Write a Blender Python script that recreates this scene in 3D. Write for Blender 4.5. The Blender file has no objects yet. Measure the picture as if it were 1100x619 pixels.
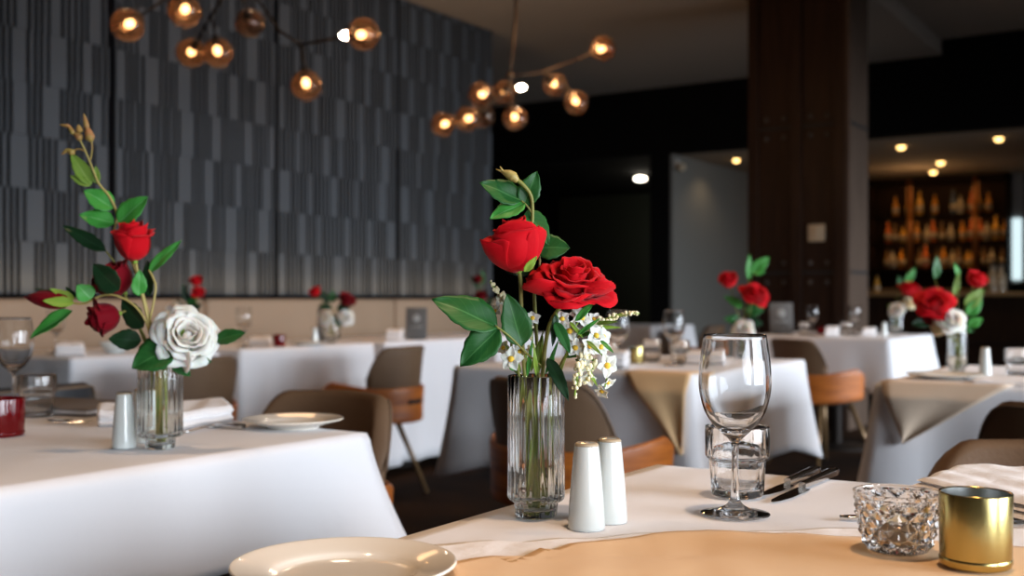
import bpy, bmesh, math, random
from mathutils import Vector, Matrix

C = bpy.context.scene.collection
PI = math.pi
FPX, CX, HY, CAMZ, TH = 1180.0, 550.0, 322.0, 0.99, math.radians(33.3)
ST, CT = math.sin(TH), math.cos(TH)
ZT = 0.75            # table top height


def world(X, D, z):
    """right / forward of the viewpoint -> room axes (x across the rows, y along the panelled wall)"""
    return Vector((X * CT - D * ST, X * ST + D * CT, z))


def on_plane(px, py, z):
    D = (CAMZ - z) * FPX / (py - HY)
    return world((px - CX) * D / FPX, D, z)


def at_depth(px, py, D):
    return world((px - CX) * D / FPX, D, CAMZ - (py - HY) * D / FPX)


def on_y(px, y, z):
    r = (px - CX) / FPX
    D = y / (r * ST + CT)
    return world(r * D, D, z)


# ------------------------------------------------------------------ materials
MATS = {}


def mat(name, col, rough=0.5, metal=0.0, trans=0.0, ior=1.45, bump=None, vary=None, sheen=0.0,
        emit=None, coat=0.0, spec=None, sub=0.0):
    m = bpy.data.materials.new(name)
    m.use_nodes = True
    nt = m.node_tree
    b = nt.nodes['Principled BSDF']
    b.inputs['Base Color'].default_value = (*col, 1)
    b.inputs['Roughness'].default_value = rough
    b.inputs['Metallic'].default_value = metal
    b.inputs['Transmission Weight'].default_value = trans
    b.inputs['IOR'].default_value = ior
    b.inputs['Sheen Weight'].default_value = sheen
    b.inputs['Coat Weight'].default_value = coat
    if spec is not None:
        b.inputs['Specular IOR Level'].default_value = spec
    if sub:
        b.inputs['Subsurface Weight'].default_value = sub
        b.inputs['Subsurface Scale'].default_value = 0.01
    if emit:
        b.inputs['Emission Color'].default_value = (*emit[0], 1)
        b.inputs['Emission Strength'].default_value = emit[1]
    if bump or vary:
        tc = nt.nodes.new('ShaderNodeTexCoord')
    if bump:   # list of (scale, strength, stretch)
        prev = None
        for sc, st, stretch in bump:
            mp = nt.nodes.new('ShaderNodeMapping')
            mp.inputs['Scale'].default_value = stretch
            nt.links.new(tc.outputs['Object'], mp.inputs['Vector'])
            n = nt.nodes.new('ShaderNodeTexNoise')
            n.inputs['Scale'].default_value = sc
            n.inputs['Detail'].default_value = 4
            nt.links.new(mp.outputs['Vector'], n.inputs['Vector'])
            bp = nt.nodes.new('ShaderNodeBump')
            bp.inputs['Strength'].default_value = st
            bp.inputs['Distance'].default_value = 0.01
            nt.links.new(n.outputs['Fac'], bp.inputs['Height'])
            if prev:
                nt.links.new(prev.outputs['Normal'], bp.inputs['Normal'])
            prev = bp
        nt.links.new(prev.outputs['Normal'], b.inputs['Normal'])
    if vary:   # (colour2, scale, stretch)
        c2, sc, stretch = vary
        mp = nt.nodes.new('ShaderNodeMapping')
        mp.inputs['Scale'].default_value = stretch
        nt.links.new(tc.outputs['Object'], mp.inputs['Vector'])
        n = nt.nodes.new('ShaderNodeTexNoise')
        n.inputs['Scale'].default_value = sc
        n.inputs['Detail'].default_value = 5
        nt.links.new(mp.outputs['Vector'], n.inputs['Vector'])
        rp = nt.nodes.new('ShaderNodeValToRGB')
        rp.color_ramp.elements[0].position = 0.35
        rp.color_ramp.elements[1].position = 0.68
        rp.color_ramp.elements[0].color = (*col, 1)
        rp.color_ramp.elements[1].color = (*c2, 1)
        nt.links.new(n.outputs['Fac'], rp.inputs['Fac'])
        nt.links.new(rp.outputs['Color'], b.inputs['Base Color'])
    MATS[name] = m
    return m


U1 = (1, 1, 1)
M = {}
M['cloth'] = mat('white_linen', (.75, .74, .755), .85, bump=[(9, .18, U1)], sheen=.15)
M['tan_cloth'] = mat('tan_linen', (.82, .54, .28), .85, bump=[(10, .25, U1)], sheen=.1)
M['napkin'] = mat('napkin_linen', (.88, .85, .84), .85, bump=[(28, .35, U1), (700, .12, U1)], sheen=.15)
M['leather'] = mat('brown_leather', (.130, .074, .040), .55, bump=[(160, .12, U1)], vary=((.155, .092, .052), 5, U1), spec=.22)
M['welt'] = mat('leather_piping', (.17, .11, .07), .5, spec=.3)
M['dark_leather'] = mat('charcoal_leather', (.03, .03, .032), .45, bump=[(160, .12, U1)])
M['wood'] = mat('orange_wood', (.52, .15, .02), .45, vary=((.26, .065, .010), 5, (1, 1, 9)), coat=.1)
M['legm'] = mat('bronze_leg', (.20, .12, .055), .35, metal=.4)
M['slot'] = mat('slot_dark', (.01, .01, .01), .7)
M['panel'] = mat('slate_panel', (.078, .091, .105), .7, bump=[(50, .08, (1, 1, .2))], spec=.15)
M['backing'] = mat('panel_backing', (.004, .004, .005), .9, spec=.05)
M['banq'] = mat('tan_upholstery', (.40, .28, .185), .7, bump=[(90, .1, U1)])
M['plinth'] = mat('dark_plinth', (.02, .016, .013), .6)
M['ceil'] = mat('ceiling_paint', (.40, .34, .28), .9, bump=[(30, .03, U1)])
M['ceil2'] = mat('bar_ceiling_paint', (.36, .27, .19), .9)
M['black'] = mat('black_paint', (.007, .007, .007), .85, spec=.1)
M['darkgreen'] = mat('dark_green_paint', (.050, .062, .050), .6)
M['grey'] = mat('grey_paint', (.17, .17, .155), .75)
M['white'] = mat('white_paint', (.75, .76, .74), .6)
M['carpet'] = mat('dark_carpet', (.006, .006, .0065), .95, bump=[(260, .5, U1)], vary=((.034, .018, .010), 1.6, U1), spec=.03)
M['colwood'] = mat('dark_stained_timber', (.018, .009, .006), .45, vary=((.032, .016, .010), 3, (9, 9, .6)), spec=.15)
M['colside'] = mat('brown_stained_timber', (.095, .064, .046), .6, spec=.15, vary=((.065, .043, .031), 4, (9, 9, .5)))  # column timber made lighter: window light on its right face, in the colour
M['bolt'] = mat('steel_bolt', (.09, .085, .08), .4, metal=.7)
M['beige'] = mat('beige_plastic', (.50, .42, .30), .5)
M['glass'] = mat('clear_glass', (.985, .99, .99), 0.0, trans=1.0, ior=1.45)
M['vglass'] = mat('vase_glass', (.96, .985, .97), 0.0, trans=1.0, ior=1.45)
M['redglass'] = mat('red_glass', (.26, .003, .007), 0.08, trans=.45, ior=1.45)
M['gold'] = mat('gold_mercury_glass', (.33, .25, .07), .24, metal=1.0, bump=[(30, .10, (1, 1, .35))], vary=((.56, .45, .18), 16, (1, 1, .25)))
M['silver'] = mat('silvered_inside', (.55, .56, .54), .28, metal=1.0)
M['steel'] = mat('polished_steel', (.62, .61, .60), .14, metal=1.0)
M['ceramic'] = mat('white_glazed_ceramic', (.66, .69, .66), .10, coat=.5)
M['rimclay'] = mat('unglazed_rim', (.42, .33, .22), .5)
M['hole'] = mat('hole_dark', (.02, .02, .02), .8)
M['plate'] = mat('cream_glazed_china', (.86, .80, .70), .08, coat=.4)
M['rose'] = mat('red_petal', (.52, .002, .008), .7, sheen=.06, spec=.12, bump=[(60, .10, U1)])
M['rose_dark'] = mat('crimson_petal', (.15, .001, .006), .7, sheen=.05, spec=.1, bump=[(60, .10, U1)])  # dark red; on two left bouquet roses it carries their shade
M['rose_white'] = mat('white_petal', (.84, .77, .69), .6, sheen=.2, bump=[(60, .10, U1)], sub=.25)
M['rose_cream'] = mat('cream_petal', (.82, .66, .42), .6, sheen=.2, sub=.1)
M['cream'] = mat('cream_bell', (.85, .80, .52), .55)
M['floret'] = mat('white_floret', (.76, .77, .69), .6, sub=.1)
M['yellow'] = mat('yellow_centre', (.80, .52, .04), .6)
M['stem'] = mat('green_stem', (.17, .24, .035), .5, vary=((.25, .20, .05), 20, U1))
M['stem_pale'] = mat('ochre_stem', (.42, .33, .10), .5)
M['sepal'] = mat('lime_sepal', (.22, .36, .04), .5)
M['bud'] = mat('olive_bud', (.30, .26, .05), .5, vary=((.40, .17, .07), 60, U1))
M['wax'] = mat('candle_wax', (.80, .74, .62), .5, sub=.2)
M['alu'] = mat('tealight_cup', (.42, .41, .39), .35, metal=1.0)
M['menu'] = mat('grey_menu_card', (.12, .115, .11), .6)
M['menu_mark'] = mat('pale_print', (.35, .36, .35), .6)
M['folder'] = mat('menu_folder', (.16, .135, .12), .5)
M['bronze'] = mat('dark_bronze', (.014, .010, .008), .5, metal=.2, spec=.2)
M['globe'] = mat('smoked_amber_glass', (.62, .40, .27), .01, trans=.96, ior=1.45)
M['bulb'] = mat('warm_bulb', (1, .8, .5), .3, emit=((1, .72, .36), 60))
M['bulbwhite'] = mat('neutral_bulb', (1, .9, .75), .3, emit=((1, .86, .66), 90))
M['downlens'] = mat('downlight_lens', (1, .8, .45), .3, emit=((1, .60, .20), 5.5))
M['whitelens'] = mat('white_lamp_lens', (1, .95, .85), .3, emit=((1, .90, .74), 9))
M['trim'] = mat('lamp_trim', (.25, .22, .18), .5)
M['barwood'] = mat('bar_walnut', (.016, .008, .005), .6, vary=((.024, .012, .006), 4, (8, 1, 1)), spec=.1)
M['bartop'] = mat('bar_top_oak', (.30, .18, .08), .4)
M['copper'] = mat('copper_pipe', (.55, .22, .07), .3, metal=.8)
M['day'] = mat('daylight_pane', (.7, .85, .9), .5, emit=((.70, .88, .92), 1.1))  # glow stands in for daylight falling on the strip by the bar
for n_, c_ in (('amber', (.75, .30, .03)), ('honey', (.85, .45, .06)), ('rust', (.70, .16, .03)), ('pale', (.62, .50, .34)),
               ('brownb', (.22, .11, .04)), ('blueb', (.12, .16, .24))):
    M[n_] = mat(n_ + '_bottle_glass', c_, .12, trans=.25)
M['label'] = mat('bottle_label', (.50, .42, .30), .6)
M['cap'] = mat('bottle_cap', (.05, .04, .03), .4)
M['soup'] = mat('yellow_filling', (.65, .48, .12), .6)


def leaf_material(name, base, vein):
    m = bpy.data.materials.new(name)
    m.use_nodes = True
    nt = m.node_tree
    b = nt.nodes['Principled BSDF']
    b.inputs['Roughness'].default_value = .45
    b.inputs['Specular IOR Level'].default_value = .3
    uv = nt.nodes.new('ShaderNodeUVMap')
    sep = nt.nodes.new('ShaderNodeSeparateXYZ')
    nt.links.new(uv.outputs['UV'], sep.inputs['Vector'])

    def math_(op, a, bb=None, v=None):
        n = nt.nodes.new('ShaderNodeMath')
        n.operation = op
        nt.links.new(a, n.inputs[0])
        if bb is not None:
            nt.links.new(bb, n.inputs[1])
        elif v is not None:
            n.inputs[1].default_value = v
        return n.outputs[0]
    a = math_('ABSOLUTE', math_('SUBTRACT', sep.outputs['X'], v=.5))      # 0 at midrib .. .5 at edge
    mid = math_('LESS_THAN', a, v=.022)
    side = math_('FRACT', math_('SUBTRACT', math_('MULTIPLY', sep.outputs['Y'], v=7.0), math_('MULTIPLY', a, v=4.2)))
    side = math_('MULTIPLY', math_('LESS_THAN', side, v=.09), v=.32)
    f = math_('MAXIMUM', mid, side)
    mx = nt.nodes.new('ShaderNodeMix')
    mx.data_type = 'RGBA'
    mx.inputs['A'].default_value = (*base, 1)
    mx.inputs['B'].default_value = (*vein, 1)
    nt.links.new(f, mx.inputs['Factor'])
    nt.links.new(mx.outputs['Result'], b.inputs['Base Color'])
    return m


M['leaf'] = leaf_material('green_leaf', (.016, .095, .018), (.05, .17, .045))
M['leaf_b'] = leaf_material('bright_leaf', (.045, .25, .035), (.13, .36, .11))
M['leaf_d'] = leaf_material('deep_green_leaf', (.008, .035, .011), (.015, .06, .02))  # darker copy of the leaf green, shade put into the colour
M['leaf_y'] = leaf_material('yellow_green_leaf', (.13, .22, .03), (.22, .30, .07))


# ------------------------------------------------------------------ mesh building
class MB:
    def __init__(self):
        self.v, self.f, self.mi, self.uv = [], [], [], {}

    def add(self, vs, fs, mi=0, uvs=None, mx=None):
        o = len(self.v)
        for p in vs:
            p = Vector(p)
            self.v.append(mx @ p if mx is not None else p)
        for f in fs:
            self.f.append(tuple(i + o for i in f))
            self.mi.append(mi)
        if uvs:
            for i, u in enumerate(uvs):
                self.uv[o + i] = u
        return self

    def grid(self, fn, ns, nt, mi=0, uv=False, mx=None):
        vs, uvs = [], []
        for j in range(nt + 1):
            for i in range(ns + 1):
                vs.append(fn(i / ns, j / nt))
                uvs.append((i / ns, j / nt))
        fs = [(j * (ns + 1) + i, j * (ns + 1) + i + 1, (j + 1) * (ns + 1) + i + 1, (j + 1) * (ns + 1) + i)
              for j in range(nt) for i in range(ns)]
        return self.add(vs, fs, mi, uvs if uv else None, mx)

    def box(self, x0, x1, y0, y1, z0, z1, mi=0, mx=None):
        vs = [(x0, y0, z0), (x1, y0, z0), (x1, y1, z0), (x0, y1, z0), (x0, y0, z1), (x1, y0, z1), (x1, y1, z1), (x0, y1, z1)]
        return self.add(vs, [(0, 3, 2, 1), (4, 5, 6, 7), (0, 1, 5, 4), (1, 2, 6, 5), (2, 3, 7, 6), (3, 0, 4, 7)], mi, None, mx)

    def bbox(self, x0, x1, y0, y1, z0, z1, r=.01, seg=3, mi=0, mx=None):
        bm = bmesh.new()
        bmesh.ops.create_cube(bm, size=1)
        for v in bm.verts:
            v.co = Vector(((x0 + x1) / 2 + v.co.x * (x1 - x0), (y0 + y1) / 2 + v.co.y * (y1 - y0), (z0 + z1) / 2 + v.co.z * (z1 - z0)))
        bmesh.ops.bevel(bm, geom=bm.edges[:], offset=r, segments=seg, affect='EDGES', profile=.5)
        bm.verts.index_update()
        vs = [v.co.copy() for v in bm.verts]
        fs = [tuple(v.index for v in f.verts) for f in bm.faces]
        bm.free()
        return self.add(vs, fs, mi, None, mx)

    def lathe(self, prof, n=32, rmod=None, mi=0, mx=None):
        """prof: (r, z) from the axis at the bottom outside round to the axis inside; r = 0 ends close"""
        vs, rings = [], []
        for r, z in prof:
            if r <= 1e-7:
                rings.append([len(vs)])
                vs.append((0, 0, z))
            else:
                ring = []
                for i in range(n):
                    a = 2 * PI * i / n
                    rr = rmod(r, z, a) if rmod else r
                    ring.append(len(vs))
                    vs.append((rr * math.cos(a), rr * math.sin(a), z))
                rings.append(ring)
        fs = []
        for A, B in zip(rings, rings[1:]):
            for i in range(n):
                j = (i + 1) % n
                if len(A) == 1 and len(B) == 1:
                    continue
                if len(A) == 1:
                    fs.append((A[0], B[j], B[i]))
                elif len(B) == 1:
                    fs.append((A[i], A[j], B[0]))
                else:
                    fs.append((A[i], A[j], B[j], B[i]))
        return self.add(vs, fs, mi, None, mx)

    def tube(self, pts, rad, n=8, mi=0, smooth=4, mx=None):
        pts = [Vector(p) for p in pts]
        if not isinstance(rad, (list, tuple)):
            rad = [rad] * len(pts)
        if smooth > 1 and len(pts) > 2:
            np_, nr = [], []
            for i in range(len(pts) - 1):
                p0, p1, p2, p3 = pts[max(i - 1, 0)], pts[i], pts[i + 1], pts[min(i + 2, len(pts) - 1)]
                for k in range(smooth):
                    t = k / smooth
                    np_.append(.5 * ((2 * p1) + (p2 - p0) * t + (2 * p0 - 5 * p1 + 4 * p2 - p3) * t * t + (3 * p1 - p0 - 3 * p2 + p3) * t ** 3))
                    nr.append(rad[i] * (1 - t) + rad[i + 1] * t)
            np_.append(pts[-1])
            nr.append(rad[-1])
            pts, rad = np_, nr
        vs, fs = [], []
        ref = None
        for i, p in enumerate(pts):
            d = (pts[min(i + 1, len(pts) - 1)] - pts[max(i - 1, 0)])
            d = d.normalized() if d.length > 1e-9 else Vector((0, 0, 1))
            if ref is None:
                ref = Vector((1, 0, 0)) if abs(d.x) < .9 else Vector((0, 1, 0))
            a = (ref - d * ref.dot(d)).normalized()
            ref = a
            b = d.cross(a)
            for k in range(n):
                t = 2 * PI * k / n
                vs.append(p + (a * math.cos(t) + b * math.sin(t)) * rad[i])
        for i in range(len(pts) - 1):
            for k in range(n):
                l = (k + 1) % n
                fs.append((i * n + k, i * n + l, (i + 1) * n + l, (i + 1) * n + k))
        fs.append(tuple(range(n - 1, -1, -1)))
        fs.append(tuple((len(pts) - 1) * n + k for k in range(n)))
        return self.add(vs, fs, mi, None, mx)

    def ball(self, c, r, n=10, mi=0, sz=(1, 1, 1)):
        vs, fs = [(c[0], c[1], c[2] - r * sz[2])], []
        for j in range(1, n):
            a = PI * j / n
            for i in range(2 * n):
                b = PI * i / n
                vs.append((c[0] + r * sz[0] * math.sin(a) * math.cos(b), c[1] + r * sz[1] * math.sin(a) * math.sin(b), c[2] - r * sz[2] * math.cos(a)))
        vs.append((c[0], c[1], c[2] + r * sz[2]))
        w = 2 * n
        for i in range(w):
            fs.append((0, 1 + (i + 1) % w, 1 + i))
            fs.append((1 + (n - 2) * w + i, 1 + (n - 2) * w + (i + 1) % w, len(vs) - 1))
        for j in range(n - 2):
            for i in range(w):
                a = 1 + j * w
                fs.append((a + i, a + (i + 1) % w, a + w + (i + 1) % w, a + w + i))
        return self.add(vs, fs, mi)

    def build(self, name, mats, parent=None, smooth=True, solid=0, bevel=0, loc=None):
        me = bpy.data.meshes.new(name)
        me.from_pydata([tuple(p) for p in self.v], [], self.f)
        if not isinstance(mats, (list, tuple)):
            mats = [mats]
        for m in mats:
            me.materials.append(m)
        me.polygons.foreach_set('material_index', self.mi)
        me.polygons.foreach_set('use_smooth', [bool(smooth)] * len(self.f))
        if self.uv:
            ul = me.uv_layers.new(name='UVMap')
            for lp in me.loops:
                ul.data[lp.index].uv = self.uv.get(lp.vertex_index, (0.0, 0.0))
        me.update()
        o = bpy.data.objects.new(name, me)
        C.objects.link(o)
        if parent is not None:
            o.parent = parent
        if loc is not None:
            o.location = loc
        if solid:
            s = o.modifiers.new('thickness', 'SOLIDIFY')
            s.thickness = solid
            s.offset = 0
        if bevel:
            s = o.modifiers.new('bevel', 'BEVEL')
            s.width = bevel
            s.segments = 2
            s.limit_method = 'ANGLE'
        if smooth == 'auto':
            try:
                me.set_sharp_from_angle(angle=math.radians(35))
            except Exception:
                pass
        return o


def tag(o, label, cat, group=None, kind=None):
    o['label'] = label
    if cat:
        o['category'] = cat
    if group:
        o['group'] = group
    if kind:
        o['kind'] = kind
    return o


def thing(name, label, cat, loc, rotz=0.0, group=None):
    o = bpy.data.objects.new(name, None)
    o.empty_display_size = .05
    C.objects.link(o)
    o.location = loc
    o.rotation_euler = (0, 0, rotz)
    return tag(o, label, cat, group)


def structure(name, mb, m, parent=None, smooth=False, **k):
    o = mb.build(name, m, parent, smooth=smooth, **k)
    if parent is None:
        o['kind'] = 'structure'
    return o


KIDS = {}


def dup(root, label, loc, rotz=0.0, group=None):
    """copy of a thing with copies of its parts and their sub-parts"""
    def rec(o, par):
        c = o.copy()
        C.objects.link(c)
        c.parent = par
        for ch in [x for x in list(C.objects) if x.parent == o]:
            rec(ch, c)
        return c
    r = rec(root, None)
    r.location = loc
    r.rotation_euler = (0, 0, rotz)
    r['label'] = label
    if group:
        r['group'] = group
    return r


def spline(pts, k=6):
    out = []
    pts = [Vector((p[0], p[1])) for p in pts]
    for i in range(len(pts) - 1):
        p0, p1, p2, p3 = pts[max(i - 1, 0)], pts[i], pts[i + 1], pts[min(i + 2, len(pts) - 1)]
        for j in range(k):
            t = j / k
            p = .5 * ((2 * p1) + (p2 - p0) * t + (2 * p0 - 5 * p1 + 4 * p2 - p3) * t * t + (3 * p1 - p0 - 3 * p2 + p3) * t ** 3)
            out.append((max(p.x, 0.0), p.y))
    out.append((pts[-1].x, pts[-1].y))
    return out


def align(d, roll=0.0):
    d = Vector(d).normalized()
    return d.to_track_quat('Z', 'Y').to_matrix().to_4x4() @ Matrix.Rotation(roll, 4, 'Z')


# ------------------------------------------------------------------ the room
CEIL_Z, CEIL_HI, HEAD_Z = 3.40, 3.55, 2.64
WX, BACK_Y, FAR_Y, RX, NEAR_Y = -5.56, 11.35, 15.7, 2.45, -2.6

structure('floor', MB().box(-9.2, RX + .2, NEAR_Y - .2, FAR_Y + .2, -.06, 0), M['carpet'])
structure('ceiling', MB().box(-9.2, -2.4, NEAR_Y - .2, BACK_Y + .15, CEIL_Z, CEIL_Z + .25), M['ceil'])
structure('ceiling', MB().box(-2.4, RX + .2, NEAR_Y - .2, BACK_Y + .15, CEIL_HI, CEIL_HI + .1), M['ceil'])
# the panelled wall: dark backing with relief panels of raised slats
wl = structure('wall_left', MB().box(WX - .16, WX - .013, NEAR_Y - .2, 8.16, 0, CEIL_Z), M['backing'])
rng = random.Random(7)
PW = 1.335
edges = [8.155 - PW * k for k in range(6)]
for k in range(5):
    y1, y0 = edges[k] - .020, edges[k + 1] + .020
    mb = MB()
    rowh = .292
    z = 1.02
    r = 0
    while z < CEIL_Z - .02:
        z1 = min(z + rowh, CEIL_Z - .005)
        y = y0
        first = (r % 2 == 0)
        while y < y1 - .006:
            if first:
                w = rng.choice((.05, .065, .085, .11))
                ye = min(y + w, y1)
                mb.box(WX - .014, WX + rng.choice((0, .003, .005)), y, ye, z + .001, z1 - .001)
                y = ye + .022
            else:
                for q in range(rng.choice((2, 3, 4, 5))):
                    w = rng.choice((.013, .017, .021))
                    ye = min(y + w, y1)
                    if ye - y > .004:
                        mb.box(WX - .014, WX + .003, y, ye, z + .001, z1 - .001)
                    y = ye + .023
                    if y >= y1 - .006:
                        break
            first = not first
        z += rowh
        r += 1
    structure('wall_panel', mb, M['panel'], wl)
# back wall with dark header above two openings
structure('wall_back', MB().box(-9.2, RX + .2, BACK_Y, BACK_Y + .15, HEAD_Z, CEIL_HI), M['black'])
structure('wall_back', MB().box(-5.57, -5.33, BACK_Y, FAR_Y, 0, HEAD_Z), M['black'])
structure('trim_1', MB().box(-5.33, -5.30, BACK_Y + .02, FAR_Y, 0, HEAD_Z), M['grey'])
structure('wall_back', MB().box(-9.2, -5.57, FAR_Y - .3, FAR_Y - .2, 0, HEAD_Z), M['darkgreen'])
structure('wall_back', MB().box(-5.3, RX + .2, FAR_Y, FAR_Y + .1, 0, HEAD_Z), M['black'])
structure('ceiling', MB().box(-9.2, -5.57, BACK_Y + .15, FAR_Y, HEAD_Z, HEAD_Z + .1), M['black'])
structure('ceiling', MB().box(-5.57, RX + .2, BACK_Y + .15, FAR_Y + .1, HEAD_Z, HEAD_Z + .1), M['ceil2'])
structure('wall_far', MB().box(-9.3, -9.2, NEAR_Y, FAR_Y, 0, CEIL_Z), M['black'])
structure('wall_near', MB().box(-9.2, RX + .2, NEAR_Y - .2, NEAR_Y - .1, 0, CEIL_HI), M['grey'])
# window wall on the right, out of the frame: the daylight comes from here
WINS = [(-1.9, .3), (.9, 3.1), (3.7, 5.9), (6.5, 8.7), (9.3, 11.0)]
mb = MB()
mb.box(RX, RX + .15, NEAR_Y - .2, FAR_Y + .1, 0, .55).box(RX, RX + .15, NEAR_Y - .2, FAR_Y + .1, 2.35, CEIL_HI)
yy = NEAR_Y - .2
for a, b in WINS:
    mb.box(RX, RX + .15, yy, a, .55, 2.35)
    yy = b
mb.box(RX, RX + .15, yy, FAR_Y + .1, .55, 2.35)
structure('wall_right', mb, M['grey'])
for i, (a, b) in enumerate(WINS):
    mb = MB()
    for y in (a, (a + b) / 2 - .02, b - .04):
        mb.box(RX + .05, RX + .10, y, y + .04, .55, 2.35)
    for z in (.55, 1.75, 2.31):
        mb.box(RX + .05, RX + .10, a, b, z, z + .04)
    wf = structure('window_%d' % (i + 1), mb, M['white'])
    structure('roller_blind', MB().box(RX + .03, RX + .045, a, b, 1.75, 2.35), M['grey'], wf)  # unseen blind, added to cut high daylight on table tops and wall
# bright strip beside the back bar: daylight on it is put in as glow
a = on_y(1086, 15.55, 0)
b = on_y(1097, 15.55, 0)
lit_strip = structure('window_6', MB().box(a.x - .02, b.x + .02, 15.60, 15.66, 1.2, HEAD_Z), M['white'])
structure('window_pane', MB().box(a.x, b.x, 15.58, 15.61, 1.25, 2.05), M['day'], lit_strip)

# ------------------------------------------------------------------ column
col = thing('column', 'dark timber clad column with bolted joints standing before the bar', 'column', (-2.815, 8.555, 0))
MB().box(-.385, .365, -.225, .25, 0, CEIL_Z).build('core', M['colwood'], col, smooth=False)
mb = MB()
MB().box(.365, .40, -.255, .25, 0, CEIL_Z).build('side_panel', M['colside'], col, smooth=False, bevel=.006)
for x0, x1 in ((-.40, -.32), (-.05, .03), (.285, .37)):
    MB().box(x0, x1, -.262, -.225, 0, CEIL_Z).build('batten', M['colwood'], col, smooth=False, bevel=.005)
for z in (1.20, 2.33):
    MB().box(-.32, .285, -.240, -.225, z - .012, z + .012).build('joint', M['slot'], col, smooth=False)
    MB().box(.395, .406, -.22, .22, z - .012, z + .012).build('joint', M['slot'], col, smooth=False)
    for x in (-.26, -.12, .09, .22):
        for dz in (-.075, .075):
            MB().ball((x, -.226, z + dz), .019, 6, sz=(1, .7, 1)).build('bolt', M['bolt'], col)
p = on_y(877, 8.32, 1.0)
sw = thing('switch_plate', 'small square beige switch plate on the dark column', 'switch', (p.x, 8.328, CAMZ + (HY - 250) * 8.40 / FPX))
MB().bbox(-.066, .066, -.012, 0, -.066, .066, .008).build('plate', M['beige'], sw)
MB().bbox(-.03, .03, -.018, -.01, -.04, .04, .004).build('rocker', M['beige'], sw)

# ------------------------------------------------------------------ banquette
bq = thing('banquette', 'long tan upholstered banquette below the slate panelled wall', 'bench', (-5.2, 4.2, 0))
mb = MB()
y = -3.6
segs = [(-3.6, -1.5), (-1.49, .49), (.5, 2.35), (2.36, 3.94)]
for a, b in segs:
    mb.bbox(-.35, -.17, a, b, .40, .995, .03, 3)
mb.build('backrest', M['banq'], bq)
mb = MB()
for a, b in segs:
    mb.bbox(-.19, .40, a, b, .30, .47, .035, 3)
mb.build('seat', M['banq'], bq)
MB().box(-.33, .33, -3.58, 3.9, 0, .31).build('plinth', M['plinth'], bq, smooth=False)


# ------------------------------------------------------------------ tables and cloths
def tablecloth(name, label, x0, x1, y0, y1, drop, flare=.10, corner_drop=.07, seed=0, fold=.012, creases=(), step=.03, m='cloth', group=None, gather=0):
    cx, cy = (x0 + x1) / 2, (y0 + y1) / 2
    rg = random.Random(seed)
    ph = [rg.uniform(0, 6.28) for _ in range(6)]
    nx, ny = max(8, int((x1 - x0) / step)), max(8, int((y1 - y0) / step))
    V, F = [], []

    def top_z(x, y):
        z = ZT + .0008 * math.sin(x * 9 + ph[0]) * math.sin(y * 8 + ph[1])
        for (ax, ay, bx, by, h) in creases:
            d = abs((x - ax) * (by - ay) - (y - ay) * (bx - ax)) / math.hypot(bx - ax, by - ay)
            z += h * math.exp(-(d / .012) ** 2)
        return z
    for j in range(ny + 1):
        for i in range(nx + 1):
            x, y = x0 + (x1 - x0) * i / nx, y0 + (y1 - y0) * j / ny
            V.append((x, y, top_z(x, y)))
    for j in range(ny):
        for i in range(nx):
            a = j * (nx + 1) + i
            F.append((a, a + 1, a + nx + 2, a + nx + 1))
    loop = [i for i in range(nx + 1)] + [j * (nx + 1) + nx for j in range(1, ny + 1)] + \
           [ny * (nx + 1) + i for i in range(nx - 1, -1, -1)] + [j * (nx + 1) for j in range(ny - 1, 0, -1)]
    # densify the perimeter near the corners is not needed at this step size
    L = len(loop)
    prev = loop
    NK = 12
    for k in range(1, NK + 1):
        ring = []
        t = k / NK
        tt = max(0.0, (t - .08) / .92)
        for idx, vi in enumerate(loop):
            x, y, z = V[vi]
            dxl, dxr, dyl, dyr = x - x0, x1 - x, y - y0, y1 - y
            m_ = min(dxl, dxr, dyl, dyr)
            n = Vector((0, 0))
            if dxl < 1e-6: n += Vector((-1, 0))
            if dxr < 1e-6: n += Vector((1, 0))
            if dyl < 1e-6: n += Vector((0, -1))
            if dyr < 1e-6: n += Vector((0, 1))
            n.normalize()
            corner = (x0 if dxl < dxr else x1, y0 if dyl < dyr else y1)
            dc = math.hypot(x - corner[0], y - corner[1])
            diag = Vector((-1 if dxl < dxr else 1, -1 if dyl < dyr else 1)).normalized()
            c = math.exp(-(dc / .09) ** 2)
            d = (n * (1 - .8 * c) + diag * .8 * c).normalized()
            s = idx / L * 2 * PI
            run = idx * step
            o = .006 * min(1, t * 12) + tt * (.012 + flare * c * tt ** .4 - .018 * math.exp(-((dc - .17) / .07) ** 2))
            o += tt * fold * (.5 + .5 * math.sin(run * 11 + ph[2]) * math.sin(run * 4.3 + ph[3]))
            o += tt * gather * (.5 + .5 * math.sin(run * 34 + ph[4] + math.sin(run * 9))) * (.4 + .6 * math.exp(-(dc / .45) ** 2))
            o = max(o, .005)
            dd = (drop + corner_drop * c + .006 * math.sin(run * 3 + ph[5]))
            zz = ZT - (.012 * (1 - math.cos(min(1, t / .08) * PI / 2)) + (dd - .012) * tt)
            ring.append(len(V))
            V.append((x + d.x * o, y + d.y * o, zz))
        for i in range(L):
            j = (i + 1) % L
            F.append((prev[i], ring[i], ring[j], prev[j]))
        prev = ring
    mb = MB()
    mb.add([(a - cx, b - cy, c - ZT) for a, b, c in V], [tuple(reversed(f)) if False else f for f in F])
    o = mb.build(name, M[m], None, smooth=True, solid=.0016, loc=(cx, cy, ZT + .0012))
    return tag(o, label, 'tablecloth', group)


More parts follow.
